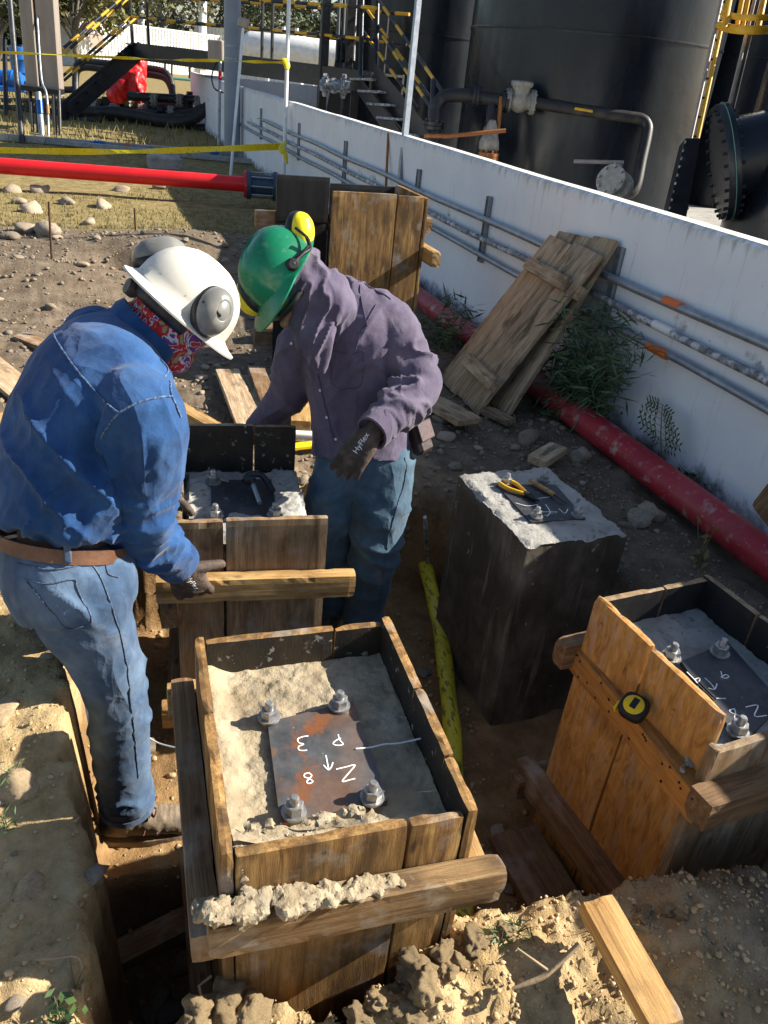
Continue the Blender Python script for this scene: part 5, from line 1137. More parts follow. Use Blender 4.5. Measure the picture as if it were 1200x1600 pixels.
# jeans
mb = MB()
loft(mb, [(WD(570, 668, 2.85), .155, .125), (WD(570, 700, 2.87), .168, .138), (WD(572, 735, 2.90), .165, .135), (WD(570, 765, 2.93), .14, .12)], RV, 28)
limb(mb, [Lhip, (Lhip + Lkn) / 2, Lkn, (Lkn + Lan) / 2, Lan + Z * .03], [.118, .108, .092, .084, .078], 22)
limb(mb, [Rhip, (Rhip + Rkn) / 2, Rkn, (Rkn + Ran) / 2, Ran + Z * .03], [.115, .105, .092, .082, .078], 22)
dn = (Lan - Lhip).normalized()
jeans, bj = garment('jeans', mb, .0075, [(Lkn - dn * .12, Lkn + dn * .14, .12, .009, .06, dn + RV * .5, 3), (Lhip, Lkn, .13, .006, .07, CV(.7, .7, 0), 4), (Rkn, Rhip, .12, .007, .06, CV(.4, .9, 0), 4), (Lkn, Lan, .1, .006, .06, dn, 3)], MT['jeanB'], B_)
seam(bj, [(632, 715), (630, 760), (618, 800), (605, 850), (598, 900), (592, 940)], r=.003, mat=MT['seamj'], parent=jeans)
boot(B_, Lan, F, -.515); boot(B_, Ran, F, -.515)
gB = hand(B_, Lwr + fa * .004, CV(-.60, .78, .06), CV(.1, .2, .95), CV(-.75, -.55, .1), [.16, .2, .24, .28], .25, 1.1, tdir=CV(-.62, .62, .2))
hand_text(gB, Lwr + CV(-.62, .78, 0) * .055 + CV(0, 0, -1) * .03, CV(.55, -.8, 0), CV(-.1, -.1, -1), .026)
hand(B_, Rwr, (Rwr - Rel), Vc((0, -.6, -.7)), Vc((.8, -.3, .1)), [.5, .5, .5, .5], .3, 1.0)
gq = None
# pouch on the belt
pc = WD(655, 682, 2.84); pn_ = CV(.75, -.1, -.65); t = MB(); t.box(pc, (.05, .085, .125), frame(pn_, (0, 0, 1)), .012); po = t.build('belt_pouch', M('pouch_leather', (.03, .017, .018), 20, rough=.6, bump=.3), B_)
MB().box(pc + pn_ * .027 + Z * .02, (.006, .084, .07), frame(pn_, (0, 0, 1)), .002).build('flap', M('pouch_flap', (.065, .035, .038), 20, rough=.5, bump=.2), po)
MB().box(pc + pn_ * .031 + Z * .0 + frame(pn_, (0, 0, 1)) @ Vc((0, .012, 0)), (.004, .018, .035), frame(pn_, (0, 0, 1)), .001).build('orange_tab', MT['orange'], po)
# ---------------------------------------------------------------- tank farm behind the wall
def tank_mat():
    t = NT('tank_black_paint'); co = t.coord('Object'); a = t.noise(co, .9, 6, .6, .6); dst = t.noise(t.coord('Object', (1, 1, .25)), 1.6, 7, .65, 1.2)
    c = t.ramp(a, [(.3, (.006, .009, .014)), (.7, (.011, .015, .022))]); c = t.mix(t.math('MULTIPLY', t.mr(dst, .58, .80), .12), c, (.11, .11, .11))
    t.l(c, t.b.inputs['Base Color']); t.l(t.mr(dst, .35, .7, .16, .42), t.b.inputs['Roughness']); t.b.inputs['Specular IOR Level'].default_value = .32
    t.l(t.bump(t.noise(co, 2.2, 3, .5), .25, .03), t.b.inputs['Normal']); return t.m
MT['tank'] = tank_mat()
def tank(label, cx, cy, R, h, seams=(2.35, 4.75)):
    t = thing('storage_tank', label, 'tank', (cx, cy, 0))
    MB().lathe([(R, 0), (R, h * .25), (R, h * .5), (R, h), (R * .5, h + R * .12), (0.001, h + R * .16)], Mx.Translation((cx, cy, 0)), 96).build('shell', MT['tank'], t, 40)
    for z in seams: MB().lathe([(R - .01, z - .02), (R + .012, z - .02), (R + .016, z), (R + .012, z + .02), (R - .01, z + .02)], Mx.Translation((cx, cy, 0)), 96).build('weld_seam', MT['tank'], t, 60)
    MB().lathe([(R, 0), (R + .12, 0), (R + .12, .03), (R, .03)], Mx.Translation((cx, cy, 0)), 64).build('base_ring', MT['black'], t, 30)
    return t
def polar(px, py, D): r = ray(px, py); h = math.hypot(r[0], r[1]); return r[0] / h * D, r[1] / h * D
t1 = tank('largest black storage tank, behind the wall with a check valve before it', *polar(921, 100, 15.4), 2.03, 5.2)
tank('black storage tank behind the yellow-railed stair', *polar(664, 60, 21), 1.62, 5.6)
tank('black storage tank beyond the yellow ladder cage', *polar(1172, 100, 17), 1.0, 5)
t4 = tank('dark tank with the bolted manway, furthest along from the check valve', *polar(1530, 150, 10.5), 2.0, 3.15, (2.35,))
# manway on the last tank: big bolted cover seen nearly edge-on
mc = WD(1128, 256, 8.2); ax = CV(-.90, .12, .27); mw_ = thing('manway_cover', 'big round bolted manway cover on the dark tank', 'manway', mc)
Mm = zmat(mc, ax); MB().lathe([(0, .03), (.50, .03), (.57, .03), (.575, .02), (.575, -.03), (.56, -.035), (0.4, -.035)], Mm, 48).build('cover', MT['black'], mw_, 40)
MB().lathe([(.40, -.04), (.57, -.04), (.575, -.05), (.575, -.09), (.42, -.10), (.42, -1.6)], Mm, 48).build('neck', MT['tank'], mw_, 40)
MB().lathe([(.572, -.041), (.585, -.041), (.585, -.033), (.572, -.033)], Mm, 48).build('gasket', M('gasket_green', (.10, .22, .18), 20, rough=.6), mw_, 40)
for k in range(28):
    a = 2 * math.pi * k / 28; q = Mm @ Vc((.535 * math.cos(a), .535 * math.sin(a), 0)); MB().tube([q + ax * .07, q - ax * .13], .018, 6).build('cover_bolt', MT['black'], mw_)
sg = MB(); pc = WD(1188, 262, 9.2); sg.box(pc, (.10, .012, .5), frame(CV(1, .15, .2), (0, 0, 1)), .004); o = sg.build('tank_placard', MT['rust']); tag(o, 'brown printed placard on the dark tank', 'placard')
for k in range(6): MB().box(pc + CV(-.2, 0, -1) * .008 + Vc((0, 0, .18 - k * .07)), (.07, .006, .018), frame(CV(1, .15, .2), (0, 0, 1))).build('print_line', MT['alu'], o)

# pipework in front of the big tank
D0 = 11.6
pw = thing('pipe_manifold', 'black pipe with flanges and grey check valve before the big tank', 'pipework', WD(760, 260, D0))
def pipe(t, pts, r, m='blackpipe', name='pipe', n=14, k=1): return MB().tube(catmull(pts, k) if k > 1 else pts, r, n).build(name, MT[m], t, 60)
def flange(t, p, ax, r, w, m='black', nb=8, name='flange'):
    Mm = zmat(p, ax); o = MB().lathe([(r * .5, -w), (r, -w), (r, -.1 * w), (r * .9, 0), (r, .1 * w), (r, w), (r * .5, w)], Mm, 20).build(name, MT[m], t, 40)
    for k in range(nb): a = 2 * math.pi * k / nb; q = Mm @ Vc((r * .8 * math.cos(a), r * .8 * math.sin(a), 0)); ax_ = Vc(ax).normalized(); MB().tube([q - ax_ * w * 1.7, q + ax_ * w * 1.7], r * .09, 6).build('flange_bolt', MT[m], o)
    return o
X0, Y0 = CV(1, .10, 0), Vc((0, 0, 1)); rP = .082
pipe(pw, [WD(677, 290, D0), WD(678, 190, D0), WD(680, 168, D0), WD(690, 154, D0), WD(705, 149, D0), WD(735, 150, D0), WD(755, 154, D0), WD(785, 158, D0)], rP * 1.18, k=5)
flange(pw, WD(677, 196, D0), Y0, .155, .05); flange(pw, WD(743, 151, D0), X0, .155, .05); flange(pw, WD(789, 159, D0), X0, .15, .05)
MV = MT['valvegrey'] = M('valve_casting', [(.3, (.17, .165, .15)), (.7, (.34, .325, .29))], 14, stains=[((.16, .10, .06), 10, .6, .75, .6)], rough=.6, metal=.2, bump=.4, bscale=40)
mbv = MB(); c0 = WD(812, 158, D0); ball(mbv, c0, .16, (1, .9, 1)); mbv.lathe([(.13, 0), (.13, .19), (.165, .19), (.165, .225), (.165, .26), (.06, .27)], zmat(c0, Y0), 20); mbv.tube([c0 - X0 * .2, c0 + X0 * .22], .11, 16)
v, n, f = remesh(mbv, .016, 2); cv_ = np_obj('check_valve', v, f, MV, pw); flange(pw, c0 - X0 * .17, X0, .16, .03, 'valvegrey'); flange(pw, c0 + X0 * .19, X0, .17, .03, 'valvegrey')
pipe(pw, [WD(835, 161, D0), WD(900, 171, D0), WD(985, 183, D0), WD(1003, 187, D0), WD(1011, 197, D0), WD(1010, 213, D0), WD(1002, 250, D0), WD(993, 292, D0), WD(980, 303, D0), WD(965, 300, D0)], rP, k=5)
MB().tube([WD(898, 169.5, D0 - .1), WD(926, 174, D0 - .1)], .02, 6).build('yellow_tag', MT['yellow'], pw)
rv = thing('gate_valve', 'rust-stained valve with a long rusty bar behind the wall', 'valve', WD(765, 270, D0))
pipe(rv, [WD(768, 300, D0), WD(765, 240, D0), WD(768, 160, D0)], rP * .9); flange(rv, WD(763, 244, D0), Y0, .15, .05, 'rust'); flange(rv, WD(765, 205, D0), Y0, .10, .04, 'rust')
mbv = MB(); ball(mbv, WD(764, 225, D0), .15, (1, 1, 1.1)); mbv.lathe([(.16, -.1), (.1, .15), (.05, .3)], zmat(WD(765, 222, D0), Y0), 16); v, n, f = remesh(mbv, .018, 2); np_obj('valve_body', v, f, MV, rv)
MB().tube([WD(663, 212, D0 - .3), WD(700, 213, D0 - .3), WD(790, 204, D0 - .3)], .03, 8).build('rusty_bar', MT['rust'], rv, 60); MB().tube([WD(778, 208, D0 - .1), WD(783, 152, D0 - .1)], .028, 8).build('valve_stem', MT['rust'], rv, 60)
lv = thing('lever_valve', 'flanged ball valve with a pale lever just behind the wall top', 'valve', WD(955, 310, 9))
c0 = WD(962, 288, 9); MB().lathe([(.05, -.12), (.17, -.12), (.17, -.04), (.12, -.02), (.12, .1), (.17, .12), (.17, .17), (.06, .18)], zmat(c0, CV(-.6, 0, -.8)), 22).build('valve_body', MV, lv, 40)
for k in range(8): a = k * math.pi / 4; q = zmat(c0, CV(-.6, 0, -.8)) @ Vc((.14 * math.cos(a), .14 * math.sin(a), .17)); MB().tube([q - CV(-.6, 0, -.8) * .06, q + CV(-.6, 0, -.8) * .03], .016, 6).build('valve_bolt', MT['bolt'], lv)
MB().tube([WD(963, 278, 9), WD(966, 256, 9)], .045, 10).build('stem', MV, lv, 60); MB().tube([WD(974, 254, 9), WD(897, 252, 9)], .022, 8).build('lever', MT['alu'], lv, 60); MB().box(WD(966, 257, 9), (.11, .06, .05), None, .01).build('lever_head', MV, lv)

# yellow ladder with cage and its black post
ld = thing('caged_ladder', 'yellow caged ladder rising beside the big black tank', 'ladder', WD(1085, 330, 9.5))
for (a, b, m) in (((1079, 218), (1134, -30), 'alu'), ((1089, 220), (1143, -30), 'yellow')): MB().tube([WD(*a, 9.5), WD(*b, 9.5)], .026, 8).build('stringer', MT[m], ld, 60)
for k in range(9):
    u = k / 8; MB().tube([WD(1080 + 55 * u, 212 - 240 * u, 9.5), WD(1090 + 55 * u, 214 - 240 * u, 9.5)], .016, 6).build('rung', MT['black'], ld, 60)
hp = [WD(1124, 40, 9.5), WD(1150, 46, 9.0), WD(1180, 47, 8.8), WD(1215, 45, 9.0), WD(1235, 40, 9.5)]; MB().tube(catmull(hp, 4), .05, 6).build('cage_hoop', MT['yellow'], ld, 60)
MB().tube(catmull([p + Vc((0, 0, .12)) for p in hp], 4), .035, 6).build('cage_hoop', MT['yellow'], ld, 60)
for p, q in (((1132, 44), (1146, -30)), ((1152, 40), (1166, -30)), ((1160, 42), (1174, -30)), ((1184, 46), (1200, -30))): MB().tube([WD(*p, 9.1), WD(*q, 9.1)], .032, 6).build('cage_bar', MT['yellow'], ld, 60)
ps = thing('ladder_post', 'black riveted box post at the foot of the yellow ladder', 'post', WD(1065, 345, 9.3)); a, b = WD(1053, 345, 9.3), WD(1083, 216, 9.3)
MB().prism([a + CV(-1, 0, 0) * .10, a + CV(1, 0, 0) * .14, b + CV(1, 0, 0) * .09, b + CV(-1, 0, 0) * .09], CV(0, 0, 1) * .2).build('post', MT['black'], ps)
for k in range(10): u = (k + .5) / 10; MB().box((a + (b - a) * u) + CV(-1, 0, 0) * .085 + CV(0, 0, -1) * .008, (.016, .016, .03)).build('rivet', MT['galvold'], ps)
cd = MB(); cd.tube([WD(1136, 180, 9.0), WD(1184, -20, 9.0)], .022, 6); o = cd.build('riser_conduit', MT['alu'], None, 60); tag(o, 'pale riser conduit running up behind the manway cover', 'conduit')
cd = MB(); cd.tube([WD(1143, 180, 9.0), WD(1191, -20, 9.0)], .016, 6); o = cd.build('riser_conduit', MT['black'], None, 60); tag(o, 'dark riser conduit beside the pale one behind the manway', 'conduit')

# ---------------------------------------------------------------- walkway and stairs
def striped(t, a, b, r, n, name='handrail', start=0):
    a, b = Vc(a), Vc(b); mb = MB()
    for i in range(n): mb.tube([a + (b - a) * (i / n), a + (b - a) * ((i + 1) / n)], r, 8, True, (i + start) % 2)
    return mb.build(name, [MT['black'], MT['yellow']], t, 60, fixn=True)
wk = thing('steel_walkway', 'black steel walkway with striped yellow handrails and a stair at each end', 'walkway', WD(207, 210, 18))
la, rb = WD(207, 66, 18), WD(580, 112, 14.2); up = Vc((0, 0, 1))
n_ = Vc((rb - la).normalized().cross(up)).normalized();  n_ = n_ if n_.y > 0 else -n_
dx = (rb - la).normalized()
for off in (0, .95): MB().box((la + rb) / 2 + n_ * off - up * .17, ((rb - la).length, .07, .34), frame(dx), .006).build('side_beam', MT['black'], wk)
MB().box((la + rb) / 2 + n_ * .47 - up * .03, ((rb - la).length, .9, .04), frame(dx)).build('deck_grating', MT['black'], wk)
for off in (0, .95):
    striped(wk, la + n_ * off + up * .98, rb + n_ * off + up * .98, .030, 22, start=int(off)); striped(wk, la + n_ * off + up * .50, rb + n_ * off + up * .50, .026, 22, start=1)
    for u in ((.0, .085, .60, .64) if off == 0 else (.3, .93)): MB().tube([la + (rb - la) * u + n_ * off - up * .1, la + (rb - la) * u + n_ * off + up * 1.0], .035, 6).build('rail_post', MT['black'], wk, 60)
# stair down to the yard
lb = WD(97, 188, 17.2); sd_ = (lb - la)
for off in (0, .14):
    m_ = MB(); w_ = up * .42; m_.prism([la + n_ * off - up * .36, la + n_ * off + up * .02, lb + n_ * off + up * .34, lb + n_ * off - up * .04], n_ * .05); m_.build('stringer', MT['black'], wk)
    striped(wk, la + n_ * off + up * .98, lb + n_ * off + up * 1.25, .032, 10); striped(wk, la + n_ * off + up * .50, lb + n_ * off + up * .78, .028, 10, start=1)
for k in range(8): MB().box(la + sd_ * ((k + .6) / 8) + n_ * .09 + up * .08, (.25, .1, .03), frame(dx)).build('tread', MT['black'], wk)
for px in (507, 545): MB().box((WD(px, 60, 15) + WD(px - 6, 190, 15)) / 2, (.16, .16, (WD(px, -20, 15) - WD(px - 6, 200, 15)).length), None, .01).build('column', MT['black'], wk)
# stair down into the bund
T0, T1 = (14.0, 11.6)
for (a, b, da, db) in (((590, -2), (691, 143), T0, T1), ((591, 46), (673, 168), T0, T1), ((564, 2), (671, 151), T0 + .7, T1 + .7), ((566, 46), (653, 170), T0 + .7, T1 + .7)): striped(wk, WD(*a, da), WD(*b, db), .028, 9)
sa, sb = WD(583, 118, T0), WD(668, 226, T1); m_ = MB(); m_.prism([sa + up * .22, sa - up * .22, sb - up * .22, sb + up * .22], CV(0, 0, 1) * .05); m_.build('stringer', MT['black'], wk)
sa2, sb2 = WD(551, 118, T0 + .7), WD(628, 226, T1 + .7); m_ = MB(); m_.prism([sa2 + up * .14, sa2 - up * .14, sb2 - up * .14, sb2 + up * .14], CV(0, 0, 1) * .05); m_.build('stringer', MT['black'], wk)
for k in range(6):
    u = (k + .35) / 5; MB().box((sa + (sb - sa) * u + sa2 + (sb2 - sa2) * u) / 2, ((sa - sa2).length, .26, .035), frame((sa - sa2).normalized())).build('tread', MT['galvold'], wk)
for (px, p0, p1) in ((590, -5, 120), (566, 0, 120), (677, 125, 200)): MB().tube([WD(px, p0, T0 if px < 600 else T1), WD(px - 3, p1, T0 if px < 600 else T1)], .04, 6).build('rail_post', MT['black'], wk, 60)
pn2 = MB(); pn2.box(WD(620, 70, 17.5), (2.6, .1, 4.2), frame(CV(1, .1, .3)), .01); o = pn2.build('tank_platform_screen', MT['black']); tag(o, 'black panel screen standing behind the bund stair', 'panel')
vb = MB(); t = thing('vertical_bars', 'cluster of black vertical bars by the walkway end', 'railing', WD(535, 160, 14.8))
for px in (527, 535, 543, 552): MB().tube([WD(px + 4, -10, 14.8), WD(px, 96, 14.8)], .04, 6).build('bar', MT['black'], t, 60)
vl = thing('beam_valve', 'grey gate valve hanging below the walkway beam', 'valve', WD(522, 170, 14.3)); mbv = MB(); ball(mbv, WD(522, 134, 14.3), .13); mbv.tube([WD(500, 132, 14.3), WD(548, 136, 14.3)], .10, 12); v, n, f = remesh(mbv, .02, 2); np_obj('valve_body', v, f, MT['galvold'], vl); flange(vl, WD(508, 133, 14.3), X0, .19, .03, 'galvold'); flange(vl, WD(537, 135, 14.3), X0, .2, .03, 'galvold')

# ---------------------------------------------------------------- posts and tapes along the wall
bp_ = Vc((2.40, 15.3, 0)); po = thing('utility_post', 'thick grey steel post carrying a junction box', 'post', bp_)
tb = WD(362, -60, 14.9); MB().tube([bp_ - Z * .1, Vc((bp_.x + .02, bp_.y, 4.5))], .14, 20).build('shaft', MT['greypost'], po, 60)
jb = WD(338, 79, 14.6); MB().box(jb, (.28, .2, .34), frame(CV(1, .1, 0)), .015).build('junction_box', MT['alu'], po)
MB().tube([WD(344, 96, 14.6), WD(342, 228, 14.6)], .03, 8).build('drop_conduit', MT['galv'], po, 60); MB().tube([WD(344, 112, 14.58), WD(344, 124, 14.58)], .036, 8).build('red_sleeve', MT['redfresh'], po, 60)
MB().tube(catmull([WD(339, 96, 14.6), WD(331, 118, 14.6), WD(335, 138, 14.6), WD(349, 145, 14.6)], 5), .014, 6).build('looped_cable', MT['rubber'], po, 60)
for y_ in (73, 91): MB().lathe([(.141, -.012), (.147, -.012), (.147, .012), (.141, .012)], Mx.Translation((bp_.x + .01, bp_.y, WD(362, y_, 14.7).z)), 20).build('strap', MT['galv'], po)
tp0, tp1 = WD(443, 283, 10.4), WD(452, -15, 10.2); tpole = MB().tube([tp0 - Z * .1, tp1], .026, 10).build('tape_pole', MT['white'], None, 60); tag(tpole, 'slim white pole with caution tape tied to it', 'pole')
ap = thing('angle_iron_pole', 'galvanised angle-iron pole standing between tall form and wall', 'pole', WD(620, 305, 6.9)); a, b = WD(619, 340, 6.9), WD(655, -25, 6.7); d_ = (b - a).normalized(); fr = frame(d_, (0, 1, 0))
MB().box((a + b) / 2 - CV(1, 0, 0) * .012, ((b - a).length, .006, .05), fr).build('flange_leg', MT['galv'], ap); MB().box((a + b) / 2 + CV(1, 0, 0) * .012, ((b - a).length, .05, .006), fr).build('flange_leg', MT['galv'], ap)
tag(MB().tube([WD(603, 292, 7.1), WD(607, 208, 7.1)], .012, 6).build('stake_rod', MT['rust'], None, 60), 'thin dark rod leaning on the white wall by the angle-iron pole', 'rod')
lpole = thing('lamp_pole', 'leaning white lamp pole with a small grey lamp head', 'lamp pole', WD(360, 275, 11.5)); MB().tube([WD(360, 278, 11.5), WD(380, 42, 11.5)], .022, 8).build('pole', MT['white'], lpole, 60); MB().box(WD(380, 36, 11.5), (.16, .14, .13), frame(CV(1, .15, .2)), .015).build('lamp_head', MT['alu'], lpole)
def ribbon(pts, w, label, mat='tape', name='caution_tape', tw=.35):
    P = [Vc(p) for p in catmull(pts, 10)]; mb = MB(); vs = []
    for i, p in enumerate(P):
        a = tw * math.sin(i * .55) + .3 * math.sin(i * .21); u_ = (Z * math.cos(a) + CV(0, 0, -1) * math.sin(a)); vs += [p + u_ * w / 2, p - u_ * w / 2]
    mb.add(vs, [(2 * i, 2 * i + 1, 2 * i + 3, 2 * i + 2) for i in range(len(P) - 1)]); o = mb.build(name, MT[mat]); return tag(o, label, 'tape')
t_ = ribbon([WD(-60, 233, 10.6), WD(60, 236, 10.5), WD(200, 237, 10.4), WD(330, 233, 10.3), WD(442, 229, 10.2)], .075, 'yellow caution tape stretched low across the yard to the white pole')
MB().tube(catmull([WD(444, 222, 10.15), WD(440, 232, 10.1), WD(446, 242, 10.1), WD(448, 256, 10.12)], 4), [.03] * 3 + [.045] * 4 + [.03] * 3 + [.02] * 3, 6, flat=.4).build('knot', MT['tape'], t_, 60)
t_ = ribbon([WD(-40, 80, 10.9), WD(100, 86, 10.7), WD(250, 93, 10.5), WD(350, 95, 10.35), WD(446, 98, 10.2)], .035, 'twisted yellow caution tape stretched high to the white pole', tw=1.2)
MB().tube(catmull([WD(440, 92, 10.15), WD(447, 96, 10.1), WD(448, 108, 10.1)], 4), [.02, .03, .045, .05, .05, .05, .05, .04, .03], 6, flat=.5).build('knot', MT['tape'], t_, 60)

# ---------------------------------------------------------------- yard on the left
cbx = thing('control_cabinet', 'tall clad control cabinet on black legs with conduits', 'cabinet', WD(70, 232, 14.5)); fr = frame(CV(1, .06, .15))
for (p0, p1, d_) in ((38, 57, 14.4), (62, 90, 14.5)):
    a, b = WD((p0 + p1) / 2 + 5, 139, d_), WD((p0 + p1) / 2 - 4, -30, d_); MB().box((a + b) / 2, ((p1 - p0) / FOC * d_, .35, (b - a).length), fr, .01).build('cladding', MT['alu'], cbx)
MB().box(WD(66, 140, 14.6), (.7, .4, .09), fr, .008).build('base_frame', MT['black'], cbx)
for (p, q) in ((47, 53), (57, 61), (83, 88), (92, 95)): MB().tube([WD(p, 142, 14.5), WD(q, 236, 14.5)], .032, 6).build('leg', MT['black'], cbx, 60)
MB().tube(catmull([WD(56, -20, 14.2), WD(60, 60, 14.2), WD(65, 125, 14.2), WD(73, 150, 14.2), WD(76, 215, 14.2)], 5), .022, 8).build('cable_conduit', MT['galv'], cbx, 60)
MB().tube([WD(60, 145, 14.3), WD(66, 215, 14.3)], .055, 8).build('cable_conduit', MT['galv'], cbx, 60); MB().tube([WD(61.5, 158, 14.28), WD(63, 178, 14.28)], .058, 8).build('blue_band', MT['blue'], cbx, 60); MB().tube([WD(74.5, 164, 14.18), WD(75.3, 178, 14.18)], .026, 8).build('orange_band', MT['orange'], cbx, 60)
tag(MB().tube([WD(37, 252, 13), WD(14, -20, 12.8)], .045, 6).build('black_post', MT['black'], None, 60), 'slim black post standing before the control cabinet', 'post')
tag(MB().tube([WD(10, 200, 17), WD(7, 62, 17)], .05, 6).build('black_post', MT['black'], None, 60), 'short black post behind the control cabinet', 'post')
for (a, b, lb, w) in (((-20, 212), (420, 246), 'galvanised strut tray on the ground with blue and orange bands', .07), ((90, 222), (415, 254), 'second galvanised strut lying behind the red pipe', .05)):
    o = MB().tube([WZ(*a, .06), WZ(*b, .06)], w, 4).build('strut_tray', MT['galv']); tag(o, lb, 'strut')
    if w > .06:
        for (u0, u1, m) in ((.36, .40, 'blue'), (.47, .485, 'orange'), (.78, .81, 'blue')): A0, A1 = WZ(*a, .06), WZ(*b, .06); MB().tube([A0 + (A1 - A0) * u0, A0 + (A1 - A0) * u1], w + .008, 4).build('marker_band', MT[m], o)
o = MB().box(WZ(257, 254, .08), (.5, .35, .2), None, .03).build('concrete_block', MT['concgrey']); tag(o, 'small concrete block carrying the strut tray', 'block')
# pump skid
sk = thing('pump_skid', 'pipe skid with black goosenecks and flanges under the yard stair', 'pipework', WZ(200, 195, 0)); DS = 20
for dy in (0, 9):
    pipe(sk, [WD(118, 150, DS), WD(118, 116 + dy, DS), WD(121, 101 + dy, DS), WD(132, 96 + dy, DS), WD(155, 98 + dy, DS), WD(205, 104 + dy, DS), WD(245, 109 + dy, DS), WD(260, 115 + dy, DS), WD(268, 130 + dy, DS), WD(270, 148, DS), WD(280, 157, DS), WD(330, 163, DS)], .085, k=4)
for (a, b, r) in (((-20, 160), (330, 162), .11), ((80, 172), (325, 168), .09), ((40, 142), (118, 140), .08), ((150, 165), (300, 166), .13)): pipe(sk, [WD(*a, DS), WD(*b, DS)], r)
for (x_, y_, r) in ((150, 168, .25), (183, 155, .3), (200, 152, .28), (222, 172, .2), (160, 175, .16), (192, 110, .2), (178, 172, .2)): flange(sk, WD(x_, y_, DS - .2), CV(1, .1, 0), r * .8, .06, random.choice(('valvegrey', 'black', 'galvold')))
for (a, b, r) in (((200, 150), (335, 158), .10), ((215, 176), (340, 172), .08), ((232, 160), (232, 182), .07), ((292, 150), (292, 178), .07)): pipe(sk, [WD(*a, DS - 1.2), WD(*b, DS - 1.2)], r)
for (x_, y_, r) in ((242, 158, .2), (252, 172, .16), (282, 158, .2), (268, 174, .16), (310, 162, .2)): flange(sk, WD(x_, y_, DS - 1.25), CV(1, .1, 0), r * .8, .06, random.choice(('valvegrey', 'black', 'galvold')))
for (x_, y_) in ((140, 172), (168, 168), (236, 168), (300, 160)): MB().box(WD(x_, y_ + 4, DS), (.25, .25, .6), None, .02).build('pedestal', MT['black'], sk)
mbv = MB(); 
for (x_, y_, r, sq) in ((209, 92, .26, (1, .8, 1)), (213, 108, .28, (1, .8, 1.4)), (190, 134, .33, (1.1, .8, 1)), (212, 130, .3, (.8, .8, 1.5)), (182, 140, .26, (1, .8, 1)), (216, 146, .14, (1, .8, 1.6))): blob_mesh(mbv, WD(x_, y_, DS - .6), r, 2, .3, sq, x_)
v, n, f = remesh(mbv, .03, 2); v = v + n * (fbm(v * 5, 3) * .05)[:, None]; o = np_obj('red_cover', v, f, MT['redcloth']); tag(o, 'crumpled red sheet wrapped over a valve on the pipe skid', 'cover')
for i, (pts, r) in enumerate((([(-30, 182), (60, 184), (150, 180), (230, 186), (290, 182), (330, 162)], .12), ([(-30, 172), (40, 171), (95, 178), (170, 188), (260, 196), (320, 200), (345, 180)], .10), ([(100, 176), (180, 176), (260, 190), (300, 186), (335, 158)], .13), ([(-30, 190), (80, 192), (160, 186)], .07))):
    o = MB().tube(catmull([WD(*q, 18.5 - .3 * i) for q in pts], 6), r, 10).build('black_hose', MT['blackpipe'], None, 60); tag(o, ('upper black hose bending up at its end by the grey post', 'long sagging black hose lying lowest along the pipe skid', 'thickest black hose rising to the pipe skid end', 'thin black hose lying behind the control cabinet legs')[i], 'hose')
dr = thing('blue_drum', 'blue plastic drum standing behind the control cabinet', 'drum', WD(36, 126, 22)); MB().lathe([(.26, 0), (.28, .03), (.28, .28), (.295, .3), (.28, .32), (.28, .60), (.295, .62), (.28, .64), (.28, .86), (.24, .92), (0.01, .92)], Mx.Translation(WD(37, 132, 22)), 24).build('barrel', MT['blue'], dr, 40)
MB().lathe([(.05, .92), (.05, .97), (0.001, .97)], Mx.Translation(WD(40, 132, 22)), 12).build('cap', MT['dark'], dr, 40)
mp = thing('blue_pump', 'blue motor pump on the skid left of the cabinet', 'pump', WD(15, 130, 19)); MB().lathe([(0.01, -.5), (.2, -.48), (.22, -.4), (.22, .3), (.15, .4), (.04, .42), (.04, .6)], zmat(WD(12, 126, 19), CV(1, .1, 0)), 20).build('motor', MT['blue'], mp, 40); MB().box(WD(12, 138, 19), (.8, .4, .12), None, .02).build('bed', MT['blue'], mp)
for k in range(7): q = WD(5 + k * 3, 126, 19); MB().lathe([(.2, -.012), (.235, -.012), (.235, .012), (.2, .012)], zmat(q, CV(1, .1, 0)), 20).build('cooling_fin', MT['blue'], mp)
# container office, its neighbour and the white bullet tank
def container(label, a, b, depth, h, zt):
    a, b = Vc(a), Vc(b); d = (b - a); d.z = 0; L = d.length; d.normalize(); nn = Vc((-d.y, d.x, 0)); nn = nn if nn.y > 0 else -nn; t = thing('container', label, 'container', (a + b) / 2 * 1); base = Vc((a.x, a.y, 0)); mb = MB(); per = .28; n = int(L / per); vs = []
    for i in range(n):
        for (u, o_) in ((0, 0), (.30, 0), (.45, .06), (.85, .06), (1.0, 0)):
            p = base + d * (per * (i + u)) + nn * o_; vs += [p + Z * .15, p + Z * (h - .12)]
    m = len(vs) // 2; mb.add(vs, [(2 * i, 2 * i + 1, 2 * i + 3, 2 * i + 2) for i in range(m - 1)]); mb.build('corrugated_side', MT['white'], t)
    MB().box(base + d * L / 2 + nn * depth / 2 + Z * (h - .06), (L, depth, .12), frame(d), .01).build('roof_frame', MT['white'], t); MB().box(base + d * L / 2 + nn * depth / 2 + Z * .075, (L, depth, .15), frame(d), .01).build('base_frame', MT['white'], t); MB().box(base + d * L / 2 + nn * (depth / 2 + .1) + Z * h / 2, (L - .1, depth - .2, h - .26), frame(d)).build('core_panel', MT['white'], t)
    for u in (0, L): MB().box(base + d * u + Z * h / 2 - nn * .0, (.16, .18, h), frame(d), .01).build('corner_post', MT['white'], t)
    return t, base, d, nn, L
t, base, d, nn, L = container('white corrugated container office with a shuttered window', WD(123, 100, 50), WD(345, 116, 60), 2.4, 2.75, 0)
